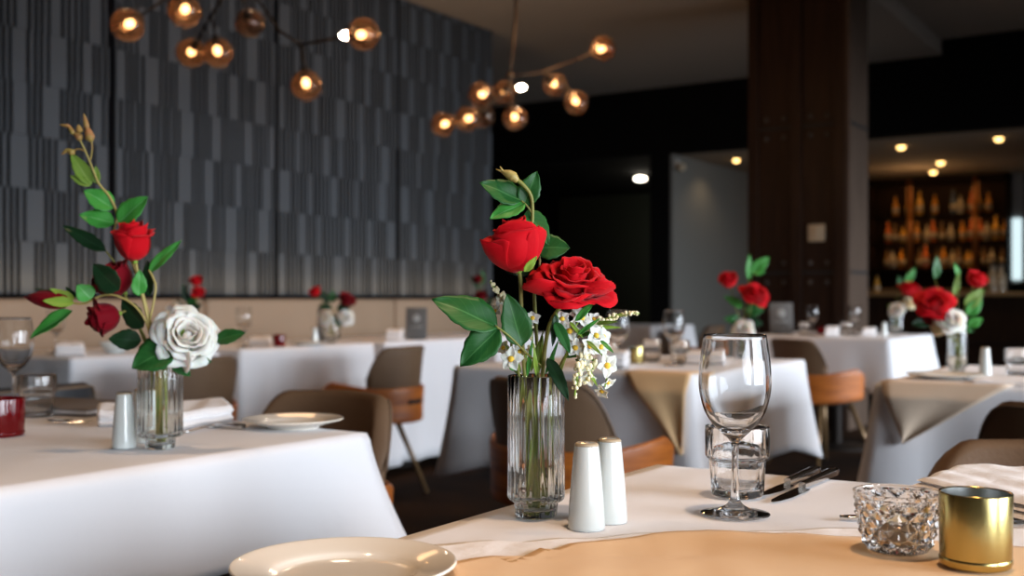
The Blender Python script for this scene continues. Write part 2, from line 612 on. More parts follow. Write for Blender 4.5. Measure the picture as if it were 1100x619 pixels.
def table(label, x0, x1, y0, y1):
    t = thing('dining_table', label, 'table', ((x0 + x1) / 2, (y0 + y1) / 2, 0))
    a, b = (x1 - x0) / 2 - .012, (y1 - y0) / 2 - .012
    MB().bbox(-a, a, -b, b, ZT - .032, ZT - .004, .006, 2).build('tabletop', M['barwood'], t)
    MB().lathe([(0, .03), (.035, .03), (.035, ZT - .03), (0, ZT - .03)], 20).build('pedestal', M['bronze'], t, smooth='auto')
    MB().lathe([(0, 0), (.22, 0), (.22, .012), (.05, .03), (0, .03)], 32).build('base', M['bronze'], t, smooth='auto')
    return t


def rel(px0, py0, px1, py1, h):
    a, b = on_plane(px0, py0, ZT), on_plane(px1, py1, ZT)
    return (a.x, a.y, b.x, b.y, h)


TABLES = {
    'A': (-.697, .20, .60, 1.445), 'B': (-2.30, -1.297, .66, 1.50), 'C': (-2.34, -1.425, 3.19, 4.28),
    'F': (-.855, .05, 3.20, 4.25), 'D': (-2.72, -1.74, 6.80, 7.93), 'W1': (-4.66, -3.95, 2.75, 3.52),
    'W2': (-4.66, -3.95, 3.66, 4.62), 'W3': (-4.66, -3.97, 4.75, 5.56), 'W4': (-4.66, -4.0, 5.9, 6.75), 'G': (-5.3, -4.35, 8.9, 9.8)}
TL = {'A': 'dining table hidden under the nearest white cloth', 'B': 'dining table under the white cloth with the white rose vase',
      'C': 'dining table in the middle under the cloth behind the ribbed vase', 'F': 'dining table at right under the cloth with the cream rose vase',
      'D': 'far dining table by the dark column, under a white cloth', 'W1': 'leftmost dining table along the banquette under a white cloth',
      'W2': 'banquette dining table under white cloth with the white bouquet vase', 'W3': 'banquette dining table right of the wooden backed chair under white cloth', 'W4': 'banquette dining table furthest from the viewer, mostly behind the vase',
      'G': 'distant dining table under pale cloth before the dark passage'}
for k, v in TABLES.items():
    table(TL[k], *v)
tablecloth('tablecloth', 'white linen cloth on the nearest table under glass vase and wine glass', *TABLES['A'], .20, seed=1,
           creases=[rel(660, 545, 765, 510, .0032)], step=.022)
tablecloth('tablecloth', 'white linen cloth on left table below the white rose', *TABLES['B'], .175, flare=.055, corner_drop=.03, seed=2,
           creases=[rel(0, 515, 95, 465, .0022)], step=.025, fold=.006)
tablecloth('tablecloth', 'white cloth on middle table with tan corner, behind the ribbed vase', *TABLES['C'], .34, flare=.05, corner_drop=.05, seed=3, fold=.022)
tablecloth('tablecloth', 'white cloth on right table under the cream rose vase', *TABLES['F'], .26, flare=.045, corner_drop=.12, seed=4, fold=.03)
tablecloth('tablecloth', 'white cloth on the far table in front of the dark column', *TABLES['D'], .30, flare=.07, corner_drop=.1, seed=5, fold=.03)
tablecloth('tablecloth', 'long white cloth on the leftmost banquette table', *TABLES['W1'], .66, flare=.02, corner_drop=.01, seed=6, fold=.012, gather=.034, step=.02)
tablecloth('tablecloth', 'long white cloth on banquette table behind the brown wooden backed chair', *TABLES['W2'], .69, flare=.02, corner_drop=.01, seed=7, fold=.012, gather=.034, step=.02)
tablecloth('tablecloth', 'long white cloth on the banquette table right of the wooden backed chair', *TABLES['W3'], .69, flare=.02, corner_drop=.01, seed=8, fold=.012, gather=.034, step=.02)
tablecloth('tablecloth', 'long white cloth on the furthest banquette table, mostly behind the vase', *TABLES['W4'], .69, flare=.02, corner_drop=.01, seed=11, fold=.012, gather=.034, step=.02)
tablecloth('tablecloth', 'pale cloth on the distant table before the dark passage', *TABLES['G'], .4, flare=.1, corner_drop=.06, seed=9, fold=.02)


def flat_cloth(name, label, pts, m, thick=.004, seed=0, amp=.003, cat='cloth', zbase=.0032, n=44, wav=38):
    """a cloth lying on the table: outline in picture-plane corners projected to the table, rumpled and given thickness"""
    P = [on_plane(x, y, ZT) for x, y in pts]
    cx = sum(p.x for p in P) / len(P)
    cy = sum(p.y for p in P) / len(P)
    Q = [Vector((p.x - cx, p.y - cy)) for p in P]
    rg = random.Random(seed)
    a, b = rg.uniform(0, 6), rg.uniform(0, 6)

    def edge(u):
        t = u * len(Q)
        i = int(t) % len(Q)
        f = t - int(t)
        return Q[i] * (1 - f) + Q[(i + 1) % len(Q)] * f
    mb = MB()
    ns = len(Q) * 8
    V, F = [(0, 0, amp)], []
    nr = 14
    for j in range(1, nr + 1):
        s = j / nr
        for i in range(ns):
            e = edge(i / ns) * s
            z = amp * (.6 + .4 * math.sin(e.x * wav + a) * math.sin(e.y * wav * .8 + b)) + amp * .8 * math.sin(e.x * wav * 2.3 + e.y * wav + b) * .4
            V.append((e.x, e.y, max(z, 0.0004)))
    for i in range(ns):
        F.append((0, 1 + i, 1 + (i + 1) % ns))
        for j in range(nr - 1):
            o = 1 + j * ns
            F.append((o + i, o + ns + i, o + ns + (i + 1) % ns, o + (i + 1) % ns))
    mb.add(V, F)
    o = mb.build(name, M[m], None, smooth=True, solid=thick * .5, loc=(cx, cy, ZT + zbase))
    return tag(o, label, cat)


flat_cloth('place_mat', 'rumpled thin white mat edge showing under the tan runner on the nearest table',
           [(418, 606), (452, 592), (492, 587), (525, 586), (560, 587), (600, 584), (640, 582), (700, 577), (760, 576), (830, 575), (900, 571), (1000, 570), (1100, 572), (1290, 575), (1290, 640), (1100, 665), (700, 680), (420, 640)],
           'napkin', thick=.002, seed=3, amp=.0020, cat='mat', zbase=.0026)
flat_cloth('table_runner', 'tan linen runner with an uneven edge lying across the nearest table front',
           [(470, 616), (505, 608), (528, 605), (548, 613), (566, 604), (580, 597), (588, 600), (612, 592), (640, 590), (700, 581), (760, 577), (800, 579), (845, 580), (950, 586), (1100, 596), (1290, 606), (1290, 660), (1100, 690), (700, 710), (480, 660)],
           'tan_cloth', thick=.002, seed=5, amp=.0016, cat='runner', zbase=.0058)


M['beige_cloth'] = mat('beige_linen', (.66, .52, .39), .85, bump=[(10, .25, U1)], sheen=.1)


def hanging_corner(label, tb, xs, apex, top_in=.10, lift=.034, m='tan_cloth'):
    """tan overlay: lies on the table edge and hangs over the -y side as a triangle"""
    x0, x1, y0, y1 = TABLES[tb]
    mb = MB()
    xa, xb = xs
    ax, az = apex

    def fn(u, v):
        # v 0..0.25 lies on the table, then bends over the edge and narrows to the apex
        if v < .25:
            w = v / .25
            return (xa + (xb - xa) * u, y0 + top_in * (1 - w), ZT + .0065)
        w = (v - .25) / .75
        lx, rx = xa + (ax - xa) * w, xb + (ax - xb) * w
        drop = (ZT - az) * w
        o = lift * min(1, w * 4) + .012 * math.sin(u * 7) * w
        return (lx + (rx - lx) * u, y0 - o - .006, ZT + .0065 - drop)
    mb.grid(fn, 12, 28)
    cx, cy = (xa + xb) / 2, y0
    mb.v = [p - Vector((cx, cy, ZT)) for p in mb.v]
    o = mb.build('table_topper', M[m], None, smooth=True, solid=.0018, loc=(cx, cy, ZT + .001))
    return tag(o, label, 'cloth')


hanging_corner('tan overlay corner hanging over the middle table behind the wine glass', 'C', (-1.65, -1.42), (-1.435, .50))
hanging_corner('beige overlay corner hanging over the right table edge above the chairs', 'F', (-.84, -.50), (-.77, .58), m='beige_cloth')


# ------------------------------------------------------------------ chairs (facing +y locally)
def arc_slab(mb, a0, a1, zlo, zhi, ri, ro, lean, na=26, nz=6, flatten=1.0, mi=0):
    """curved upright slab round the seat; zlo/zhi are functions of u in 0..1; closed and rounded"""
    prof = []
    for u_ in range(na + 1):
        u = u_ / na
        a = a0 + (a1 - a0) * u
        lo, hi = zlo(u), zhi(u)
        ring = []
        mid = (ri + ro) / 2
        th = (ro - ri) / 2
        # end taper
        e = min(1, min(u, 1 - u) * na / 1.5 + .35)
        m = 5
        for k in range(nz + 1):            # outer face up
            w = k / nz
            ring.append((mid + th * e, lo + (hi - lo) * (0.06 + .88 * w)))
        for k in range(1, m):
            g = PI * k / m
            ring.append((mid + th * e * math.cos(g), hi - (hi - lo) * .06 + (hi - lo) * .06 * math.sin(g)))
        for k in range(nz + 1):
            w = 1 - k / nz
            ring.append((mid - th * e, lo + (hi - lo) * (0.06 + .88 * w)))
        for k in range(1, m):
            g = PI + PI * k / m
            ring.append((mid + th * e * math.cos(g), lo + (hi - lo) * .06 + (hi - lo) * .06 * math.sin(g)))
        pts = []
        for r, z in ring:
            rr = r + lean * max(0, z - .45)
            pts.append((rr * math.sin(a), -rr * math.cos(a) * flatten, z))
        prof.append(pts)
    n = len(prof[0])
    vs = [p for ring in prof for p in ring]
    fs = []
    for i in range(na):
        for k in range(n):
            l = (k + 1) % n
            fs.append((i * n + k, (i + 1) * n + k, (i + 1) * n + l, i * n + l))
    fs.append(tuple(range(n)))
    fs.append(tuple(na * n + k for k in range(n - 1, -1, -1)))
    return mb.add(vs, fs, mi)


def make_chair(label, leather='leather'):
    t = thing('dining_chair', label, 'chair', (0, 0, 0))
    # seat cushion: rounded D shape
    mb = MB()
    pts = []
    for i in range(40):
        a = 2 * PI * i / 40
        x, y = math.cos(a), math.sin(a)
        k = 1 / (abs(x) ** 4 + abs(y) ** 4) ** .25
        pts.append((x * k * .205, y * k * .195))
    prof = [(.0, .405), (.9, .405), (1.0, .42), (1.0, .455), (.95, .475), (.75, .483), (0, .487)]
    vs, rings = [], []
    for s, z in prof:
        if s == 0:
            rings.append([len(vs)]); vs.append((0, 0, z))
        else:
            rings.append(list(range(len(vs), len(vs) + 40)))
            vs += [(x * s, y * s, z) for x, y in pts]
    fs = []
    for A, B in zip(rings, rings[1:]):
        for i in range(40):
            j = (i + 1) % 40
            if len(A) == 1: fs.append((A[0], B[j], B[i]))
            elif len(B) == 1: fs.append((A[i], A[j], B[0]))
            else: fs.append((A[i], A[j], B[j], B[i]))
    mb.add(vs, fs).build('seat', M[leather], t)
    W = math.radians(56)
    top = lambda u: .765 - .15 * max(0, abs(2 * u - 1) - .58) ** 2 / .42 ** 2 - .006 * abs(2 * u - 1)
    back = arc_slab(MB(), -W, W, lambda u: .50, top, .222, .262, .10, na=34).build('backrest', M[leather], t)
    # welt along the outer edge of the backrest
    pts = []
    for k in range(35):
        u = k / 34
        a = -W + 2 * W * u
        z = top(u) - .012
        r = .264 + .10 * (z - .45)
        pts.append((r * math.sin(a), -r * math.cos(a), z))
    MB().tube(pts, .0035, 6, smooth=1).build('piping', M['welt'], back)
    A = math.radians(104)
    rise = lambda u: .56 + .045 * max(0, abs(2 * u - 1) - .45) / .55 - .05 * max(0, abs(2 * u - 1) - .88) / .12
    low = lambda u: .385 + .035 * abs(2 * u - 1) ** 2
    sh = arc_slab(MB(), -A, A, low, rise, .270, .288, .06, na=44).build('shell', M['wood'], t)
    # hand slot in the middle of the wooden back
    pts = []
    for k in range(9):
        a = math.radians(-11 + 22 * k / 8)
        r = .2905
        pts.append((r * math.sin(a), -r * math.cos(a), .488))
    MB().tube(pts, .0105, 8, smooth=1).build('hand_slot', M['slot'], sh)
    MB().lathe([(0, .375), (.16, .375), (.18, .39), (.18, .408), (0, .408)], 24).build('seat_frame', M['plinth'], t, smooth='auto')
    for sx in (-1, 1):
        for sy in (-1, 1):
            MB().tube([(sx * .11, sy * .11, .385), (sx * .225, sy * .225, .0)], [.016, .009], 10, smooth=1).build('leg', M['legm'], t)
    return t


GC = 'brown leather dining chairs with orange wooden shells'
chair0 = make_chair('brown leather chair tucked behind the left table, rounded back above its plate')


def place_chair(root, bx, by, face, label=None):
    """bx, by: middle of the backrest; face: compass the sitter looks to, radians from +y"""
    d = Vector((-math.sin(face), math.cos(face)))
    loc = (bx + d.x * .245, by + d.y * .245, 0)
    if label is None:
        root.location = loc
        root.rotation_euler = (0, 0, face)
        return root
    return dup(root, label, loc, face)


place_chair(chair0, -1.85, 2.03, PI)
place_chair(chair0, -.21, 1.93, PI, 'brown leather chair tucked against the far side of the nearest table')
place_chair(chair0, -3.41, 2.97, PI / 2, 'brown leather chair seen from behind at the leftmost banquette table')
place_chair(chair0, -3.41, 4.25, PI / 2 + .12, 'brown chair with wooden shell and hand slot seen from behind at the banquette')
place_chair(chair0, -1.70, 2.70, -.14, 'brown chair with orange wooden shell directly behind the ribbed flower vase')
place_chair(chair0, -2.17, 6.25, -.55, 'chair with bright orange wooden shell at the far table by the column')
place_chair(chair0, -.275, 2.69, 0.05, 'brown leather chair at the right table, behind the nearest table chair')
place_chair(chair0, -3.85, 9.2, PI / 2, 'brown chair at the distant table before the dark passage')
chd = make_chair('charcoal chair behind the left table tumbler', 'dark_leather')
place_chair(chd, -2.66, 1.75, PI / 2)


# ------------------------------------------------------------------ tableware
def closed(outer, inner):
    return outer + inner


def wine_glass_mesh():
    outer = spline([(.0, .0), (.030, .0003), (.0370, .0008), (.0375, .0022), (.030, .0042), (.016, .0075), (.007, .014), (.0043, .026), (.0038, .05), (.0040, .072), (.0062, .082),
                    (.014, .0895), (.0245, .100), (.0335, .115), (.0385, .134), (.0395, .150), (.0380, .172), (.0345, .1965)], 5)
    inner = spline([(.0340, .198), (.0335, .1965), (.0369, .172), (.0384, .150), (.0374, .134), (.0323, .116), (.0230, .1025), (.012, .0945), (0, .0920)], 5)
    return MB().lathe(outer + inner, 64)


def wine_glass(label, loc, group=None):
    o = wine_glass_mesh().build('wine_glass', M['glass'], None, smooth=True, loc=loc)
    return tag(o, label, 'wine glass', group)


def tumbler_mesh(n=72):
    outer = [(0, .0), (.026, .0), (.0295, .0015), (.0312, .005), (.0325, .030), (.0333, .044), (.0345, .0455), (.0372, .0475), (.0378, .051), (.0380, .0835)]
    inner = [(.0375, .0850), (.0362, .0850), (.0355, .0835), (.0345, .050), (.0318, .045), (.0300, .030), (.0282, .0125), (.022, .0095), (0, .009)]

    def rm(r, z, a):
        if r > .02 and z > .004:
            return r * (1 + .010 * math.cos(a * 18) * (1 if z > .0 else 0))
        return r
    return MB().lathe(outer + inner, n, rm)


def tumbler(label, loc):
    o = tumbler_mesh().build('tumbler', M['glass'], None, smooth=True, loc=loc)
    return tag(o, label, 'glass')


def vase_mesh(n=144, flutes=24, R=.0312, H=.1545):
    outer = [(0, 0.0), (.018, 0.0), (.0215, .0008), (.0230, .0025), (.0238, .013), (.0242, .0165), (.0290, .0185), (R, .021), (R + .0003, .024), (R, .06), (R, .11), (R, H - .001)]
    inner = [(R - .001, H), (R - .0032, H), (R - .0036, H - .001), (R - .0036, .11), (R - .0036, .06), (R - .0038, .028), (.023, .0225), (.0205, .0205), (.0195, .012), (.016, .0085), (0, .0075)]

    def rm(r, z, a):
        if r > .02 and z < H - .0005:
            k = .020 if r > R - .002 and z > .02 else .010
            if r < R - .002 and z > .03:
                k = .004
            return r * (1 - k + k * abs(math.cos(a * flutes / 2)) * 2 - k)
        return r
    return MB().lathe(outer + inner, n, rm)


def vase(label, loc, R=.0312, H=.1545, n=144):
    o = vase_mesh(n=n, R=R, H=H).build('vase', M['vglass'], None, smooth=True, loc=loc)
    o.rotation_euler = (0, 0, TH)
    return tag(o, label, 'vase')


def shaker(label, loc, holes=3):
    t = thing('condiment_shaker', label, 'shaker', loc, TH)
    prof = spline([(0, 0), (.0172, 0), (.0188, .0012), (.0192, .004), (.0183, .020), (.0165, .045), (.0143, .070), (.0130, .083), (.0122, .0865), (.0105, .0885), (.006, .0893), (0, .0895)], 4)
    MB().lathe(prof, 40).build('body', M['ceramic'], t)
    MB().lathe([(.0095, .0884), (.0117, .0868), (.0127, .0858), (.0130, .0862), (.0120, .0878), (.0100, .0892), (.0095, .0884)], 40).build('rim', M['rimclay'], t)
    for k in range(holes):
        a = 2 * PI * k / holes
        MB().lathe([(0, .0886), (.0011, .0886), (.0011, .0897), (0, .0897)], 8, mx=Matrix.Translation((.004 * math.cos(a), .004 * math.sin(a), 0))).build('hole', M['hole'], t)
    return t


def plate(label, loc, R=.092):
    k = R / .092
    prof = spline([(0, .0), (.045, 0), (.050, .0012), (.056, .004), (.075, .0095), (.0915, .0150), (.0920, .0165), (.0912, .0175), (.080, .0150), (.064, .0110), (.058, .0080), (.052, .0062), (.03, .0055), (0, .0055)], 5)
    o = MB().lathe([(r * k, z) for r, z in prof], 72).build('side_plate', M['plate'], None, loc=loc)
    return tag(o, label, 'plate')


def knife(label, tip, end, mats='steel'):
    """table knife lying on the cloth, blade tip at tip, handle end at end"""
    t = thing('table_knife', label, 'knife', tip, math.atan2(end.y - tip.y, end.x - tip.x))
    L = math.hypot(end.y - tip.y, end.x - tip.x)
    bl = L * .46
    mb = MB()
    prof = [(0, .001, -.001), (.012, .0045, -.006), (.04, .006, -.0105), (bl * .75, .0065, -.0115), (bl * .96, .0062, -.0105), (bl, .004, -.004)]
    vs, fs = [], []
    for x, a, b in prof:
        vs += [(x, a, .0022), (x, b, .0013), (x, b, .0010), (x, a, .0005)]
    for i in range(len(prof) - 1):
        for k in range(4):
            l = (k + 1) % 4
            fs.append((i * 4 + k, i * 4 + l, i * 4 + 4 + l, i * 4 + 4 + k))
    fs += [(3, 2, 1, 0), tuple(len(vs) - 4 + k for k in range(4))]
    mb.add(vs, fs).build('blade', M['steel'], t, smooth=False)
    hd = MB()
    n = 10
    sec = []
    for i in range(13):
        u = i / 12
        w = .0048 + .0042 * u - .003 * max(0, u - .93) / .07
        h = .0040 + .0012 * u
        sec.append((bl - .004 + (L - bl + .004) * u, w, h))
    vs, fs = [], []
    for x, w, h in sec:
        for k in range(n):
            a = 2 * PI * k / n
            c, s = math.cos(a), math.sin(a)
            vs.append((x, w * math.copysign(abs(c) ** .6, c), .0052 + h * math.copysign(abs(s) ** .6, s)))
    for i in range(12):
        for k in range(n):
            l = (k + 1) % n
            fs.append((i * n + k, i * n + l, (i + 1) * n + l, (i + 1) * n + k))
    fs += [tuple(range(n - 1, -1, -1)), tuple(12 * n + k for k in range(n))]
    hd.add(vs, fs).build('handle', M['steel'], t, smooth='auto')
    return t


def fork(label, tip, end, head=.35):
    t = thing('table_fork', label, 'fork', tip, math.atan2(end.y - tip.y, end.x - tip.x))
    L = math.hypot(end.y - tip.y, end.x - tip.x)
    mb = MB()
    for k in range(4):
        y = -.0085 + .0057 * k
        mb.tube([(.0, y, .004), (.022, y, .0015), (.048, y * .9, .0030)], [.0007, .0012, .0016], 6)
    mb.build('tines', M['steel'], t)
    mb = MB()
    sec = [(.045, .0110, .003), (.055, .0108, .0024), (.068, .0080, .0035), (.082, .0036, .0075), (L * .6, .0032, .0065), (L * .85, .0058, .0040), (L - .01, .0070, .0028), (L, .0045, .0026)]
    vs, fs = [], []
    for x, w, z in sec:
        vs += [(x, w, z), (x, w * .6, z + .0016), (x, -w * .6, z + .0016), (x, -w, z), (x, -w * .6, z - .001), (x, w * .6, z - .001)]
    for i in range(len(sec) - 1):
        for k in range(6):
            l = (k + 1) % 6
            fs.append((i * 6 + k, i * 6 + l, i * 6 + 6 + l, i * 6 + 6 + k))
    fs += [(5, 4, 3, 2, 1, 0), tuple(len(vs) - 6 + k for k in range(6))]
    mb.add(vs, fs).build('handle', M['steel'], t)
    return t


def napkin(label, pts, h=.014, layers=3, seed=0, m='napkin', z0=0.0):
    """folded napkin: stacked soft layers with rolled edges over a quadrilateral given by its corners on the table"""
    P = [on_plane(x, y, ZT) for x, y in pts]
    cx = sum(p.x for p in P) / 4
    cy = sum(p.y for p in P) / 4
    Q = [Vector((p.x - cx, p.y - cy)) for p in P]
    rg = random.Random(seed)
    a, b, c = (rg.uniform(0, 6) for _ in range(3))
    mb = MB()
    for ly in range(layers):
        sh = 1 - .035 * ly
        ox, oy = rg.uniform(-.003, .003), rg.uniform(-.003, .003)
        zl = h / layers

        def fn(u, v, top):
            p = (Q[0] * (1 - u) + Q[1] * u) * (1 - v) + (Q[3] * (1 - u) + Q[2] * u) * v
            ed = min(u, 1 - u, v, 1 - v)
            rr = math.sqrt(max(0, 1 - (1 - min(1, ed / .06)) ** 2))
            bulge = .5 + .5 * rr
            wob = .0012 * math.sin(p.x * 60 + a) * math.sin(p.y * 47 + b) + .0009 * math.sin((p.x + p.y) * 85 + c)
            z = zl * ly + zl / 2 + (zl * .60 * rr if top else -zl * .60 * rr) + (wob * (ly + 1) / layers if top or ly else 0)
            return (p.x * sh + ox, p.y * sh + oy, max(z, .0003))
        mb.grid(lambda u, v: fn(u, v, True), 22, 22)
        mb.grid(lambda u, v: fn(1 - u, v, False), 22, 22)
    o = mb.build('napkin', M[m], None, smooth=True, loc=(cx, cy, ZT + .0032 + z0))
    return tag(o, label, 'napkin')


TZ = ZT + .0030     # things stand on the cloth
zt = lambda px, py: on_plane(px, py, ZT).to_2d().to_3d() + Vector((0, 0, TZ))

# nearest table
VM = zt(576, 558)
vase('clear ribbed glass vase holding red roses on the nearest table', VM)
shaker('white ceramic shaker nearest the viewer, right of the ribbed vase', zt(630, 571))
shaker('white ceramic shaker standing just behind the front shaker', zt(654.5, 563.5), 1)
wine_glass('large clear wine glass on the nearest table', zt(789.5, 556))
tumbler('clear ribbed water tumbler behind the nearest wine glass', zt(792, 536))
ts = lambda px, py, dz=0.0: zt(px, py) + Vector((0, 0, dz))
knife('steel table knife further left behind the tumbler', zt(818, 536), zt(877, 511))
knife('steel table knife with handle towards the chair, right of the tumbler', zt(829, 543.5), zt(897, 512.5))
plate('cream side plate cut by the lower left frame edge', zt(370, 629) + Vector((0, 0, .0)), .0935)
napkin('white folded napkin beside the gold votive on the nearest table', [(975, 534), (1024, 516), (1190, 521), (1130, 572)], .020, 3, 4)
fork('steel fork lying behind the diamond cut bowl', zt(1115, 567), zt(902, 561))
# diamond-cut glass votive bowl
BP = zt(964, 602)
bw = thing('votive_bowl', 'diamond cut clear glass candle bowl on the tan runner', 'candle holder', BP + Vector((0, 0, .0062)))


def bowl_r(z):
    return .0275 + (.0395 - .0275) * (z / .054) ** .8


mb = MB()
outer = [(0, 0.0), (.024, 0), (.0268, .0012)] + [(bowl_r(z), z) for z in [.003 + .0015 * k for k in range(33)]] + [(bowl_r(.0535), .0535), (.0395, .0545)]
inner = [(.0385, .0548), (.0366, .0545), (.0362, .053)] + [(bowl_r(z) - .0042, z) for z in [.05 - .004 * k for k in range(10)]] + [(.020, .0085), (0, .008)]


def facet(r, z, a):
    if r > .0268 and .003 <= z <= .0495 and r > bowl_r(z) - .002:
        u, v = a * 12 / (2 * PI), z / .0165
        p, q = (u + v) % 1, (u - v) % 1
        d = min(p, 1 - p, q, 1 - q) * 2
        return r - .0016 + .0042 * d * min(1, (z - .001) / .006) * min(1, (.0515 - z) / .006)
    return r


mb.lathe(outer + inner, 144, facet).build('bowl', M['glass'], bw, smooth=False)
tl = thing('tealight', 'small tealight candle inside the diamond cut bowl', 'candle', BP + Vector((0, 0, .0062 + .0092)))
MB().lathe([(0, 0), (.0165, 0), (.0168, .001), (.0170, .014), (.0172, .0145), (.0166, .0145), (.0164, .0125), (0, .0125)], 32).build('cup', M['alu'], tl, smooth='auto')
MB().lathe([(0, .0122), (.0160, .0122), (.0160, .0131), (.002, .0134), (0, .0134)], 24).build('wax', M['wax'], tl)
MB().tube([(0, 0, .013), (.0004, 0, .017), (.001, 0, .020)], .0006, 6).build('wick', M['hole'], tl)


def votive(name, label, loc, R, H, mo, mi, ring=None):
    t = thing(name, label, 'candle holder', loc)
    prof = [(0, 0.0), (R * .90, 0), (R * .95, .0012), (R * .97, .004), (R * .985, H * .4), (R, H - .001), (R - .0003, H), (R - .0013, H), (R - .0018, H - .001)]
    MB().lathe(prof, 64).build('cup', mo, t)
    MB().lathe([(R - .0018, H - .001), (R - .0022, H * .4), (R * .92, .010), (R * .85, .008), (0, .008)], 64).build('inside', mi, t)
    MB().lathe([(R * .96, .0035), (R * .992, .0045), (R * .995, .006), (R * .992, .0075), (R * .975, .0085)], 64).build('foot_ring', ring or mo, t)
    return t


votive('votive_cup', 'shiny gold mirrored votive cup cut by the lower right frame', zt(1048, 619) + Vector((0, 0, .0062)), .0302, .0640, M['gold'], M['silver'])

# left table
VL = zt(172, 484)
vase('ribbed glass vase holding the white rose on the left table', VL, R=.0352, H=.150)
shaker('white ceramic shaker left of the vase on the left table', zt(133.5, 483))
shaker('white ceramic shaker half hidden behind the left table vase', zt(153, 477), 1)
votive('votive_cup', 'red glass votive cup at the left frame edge', zt(0, 470), .0405, .0655, M['redglass'], M['redglass'])
tumbler('clear ribbed tumbler beside the red votive', zt(40, 449))
wine_glass('wine glass at the left frame edge behind the red votive', zt(15, 443.5))
plate('cream side plate on the corner of the left table', zt(315, 461))
napkin('white folded napkin right of the white rose vase on the left table', [(186, 466), (193, 449), (240, 443), (252, 455)], .030, 2, 8)
napkin('crumpled white napkin behind the shaker on the left table', [(104, 461), (104, 452), (150, 450), (152, 459)], .030, 2, 11)
fork('steel fork between vase and plate on the left table', zt(256, 458), zt(197, 468))
knife('steel knife crossing the fork between vase and plate', zt(209, 460), zt(262, 463.5))
fork('steel fork lying left of the crumpled napkin', zt(100, 456), zt(64, 457))
mn = thing('menu_folder', 'closed grey brown menu folder lying behind the left table shaker', 'menu', zt(86, 442.5), math.radians(12))
MB().bbox(-.16, .11, -.10, .10, 0, .0035, .0012, 2).build('cover', M['folder'], mn)
MB().bbox(-.155, .105, -.095, .095, .0036, .011, .0012, 2).build('pages', M['napkin'], mn)
MB().bbox(-.16, .11, -.10, .10, .0111, .0150, .0012, 2).build('cover', M['folder'], mn)


# ------------------------------------------------------------------ flowers
def leaf(mb, base, tip, width, normal, fold=.25, bend=.15, mi=0, n=10):
    base, tip = Vector(base), Vector(tip)
    d = tip - base
    L = d.length
    d.normalize()
    nrm = Vector(normal)
    nrm = (nrm - d * nrm.dot(d)).normalized()
    s = d.cross(nrm)

    def fn(u, v):
        w = math.sin(PI * min(1, v ** .78)) ** .80 * (1 - .12 * v)
        if v >= 1: w = 0
        x = (u - .5) * 2 * w * width / 2
        ser = 1 + .05 * math.sin(v * 60) * abs(u - .5) * 2
        h = fold * abs(x) - bend * L * (v ** 2) + .012 * L * math.sin(v * 9 + u * 5)
        return base + d * (L * v) + s * (x * ser) + nrm * (h + bend * L * .25 * v)
    mb.grid(fn, 8, 14, mi, uv=True)
    return mb


def rose(mb, base, direction, R, H, style='open', seed=0, res=8, roll=0.0, mi=0, layers=None, ruffle=.02):
    rg = random.Random(seed)
    mx = Matrix.Translation(Vector(base)) @ align(direction, roll)
    if style == 'open':
        counts = layers or [1, 2, 3, 4, 5, 5, 5]
    elif style == 'cup':
        counts = layers or [1, 2, 3, 3, 4]
    else:
        counts = layers or [1, 2, 3]
    nL = len(counts)
    phi = rg.uniform(0, 6.28)
    q0 = MB().ball((0, 0, H * (.40 if style == 'open' else .55)), R * .15, 6, sz=(1, 1, 1.9 if style != 'open' else 1.6))
    mb.add(q0.v, q0.f, mi, None, mx)
    for li, cnt in enumerate(counts):
        q = li / max(1, nL - 1)
        for k in range(cnt):
            phi0 = phi + 2 * PI * k / cnt + rg.uniform(-.15, .15)
            qq = min(1, max(0, q + rg.uniform(-.06, .06)))
            if style == 'open':
                rm, rt = R * (.20 + .50 * qq), R * (.14 + .82 * qq)
                h = H * (.80 + .30 * qq - .72 * qq ** 2) * rg.uniform(.90, 1.08)
                curl = R * (.05 + .18 * qq)
            elif style == 'cup':
                rm, rt = R * (.34 + .60 * qq), R * (.15 + .66 * qq)
                h = H * (1 - .14 * qq) * rg.uniform(.90, 1.06)
                curl = R * (.05 + .17 * qq)
            else:
                rm, rt = R * (.55 + .45 * qq), R * (.04 + .14 * qq)
                h = H * (1 - .08 * qq)
                curl = R * .05 * qq
            if style == 'cup' and li == nL - 1:
                curl *= rg.uniform(.6, 2.2)
            W = (2.7 if cnt == 1 else PI / cnt * 1.42)
            P0, P1, P2, P3 = (R * .05, 0), (rm * (1.15 if style == 'open' else .86), H * (-.02 if style == 'open' else .03)), (rm * 1.08, h * .62), (rt, h)
            wv = rg.uniform(0, 6.28)
            tipy = rg.uniform(.0, .10)

            def fn(u, v):
                s = u * 2 - 1
                t = v * (1 - .20 * s * s + tipy * (1 - abs(s)) * .5)
                t = min(t, 1.05)
                a = 1 - t
                r = a ** 3 * P0[0] + 3 * a * a * t * P1[0] + 3 * a * t * t * P2[0] + t ** 3 * P3[0]
                z = a ** 3 * P0[1] + 3 * a * a * t * P1[1] + 3 * a * t * t * P2[1] + t ** 3 * P3[1]
                cu = max(0, (t - .72) / .28)
                r += curl * cu ** 2
                z -= curl * .75 * cu ** 2.4
                sc = max(0, abs(s) - .55) / .45
                r += R * .10 * q * sc ** 2 * v + R * .03 * math.sin(s * 5 + wv + t * 3) * v * (.3 + q)
                z += H * .02 * math.sin(s * 6 + wv) * v + R * ruffle * math.sin(s * 11 + wv * 2) * v ** 3
                r += R * ruffle * math.sin(s * 9 + wv) * v ** 3
                g = .30 + .70 * v ** .5
                ph = phi0 + s * W * g + .12 * v
                return (r * math.cos(ph), r * math.sin(ph), z)
            mb.grid(fn, res, res, mi, mx=mx)
        phi += 2.4 / max(1, cnt) + .6
    return mb


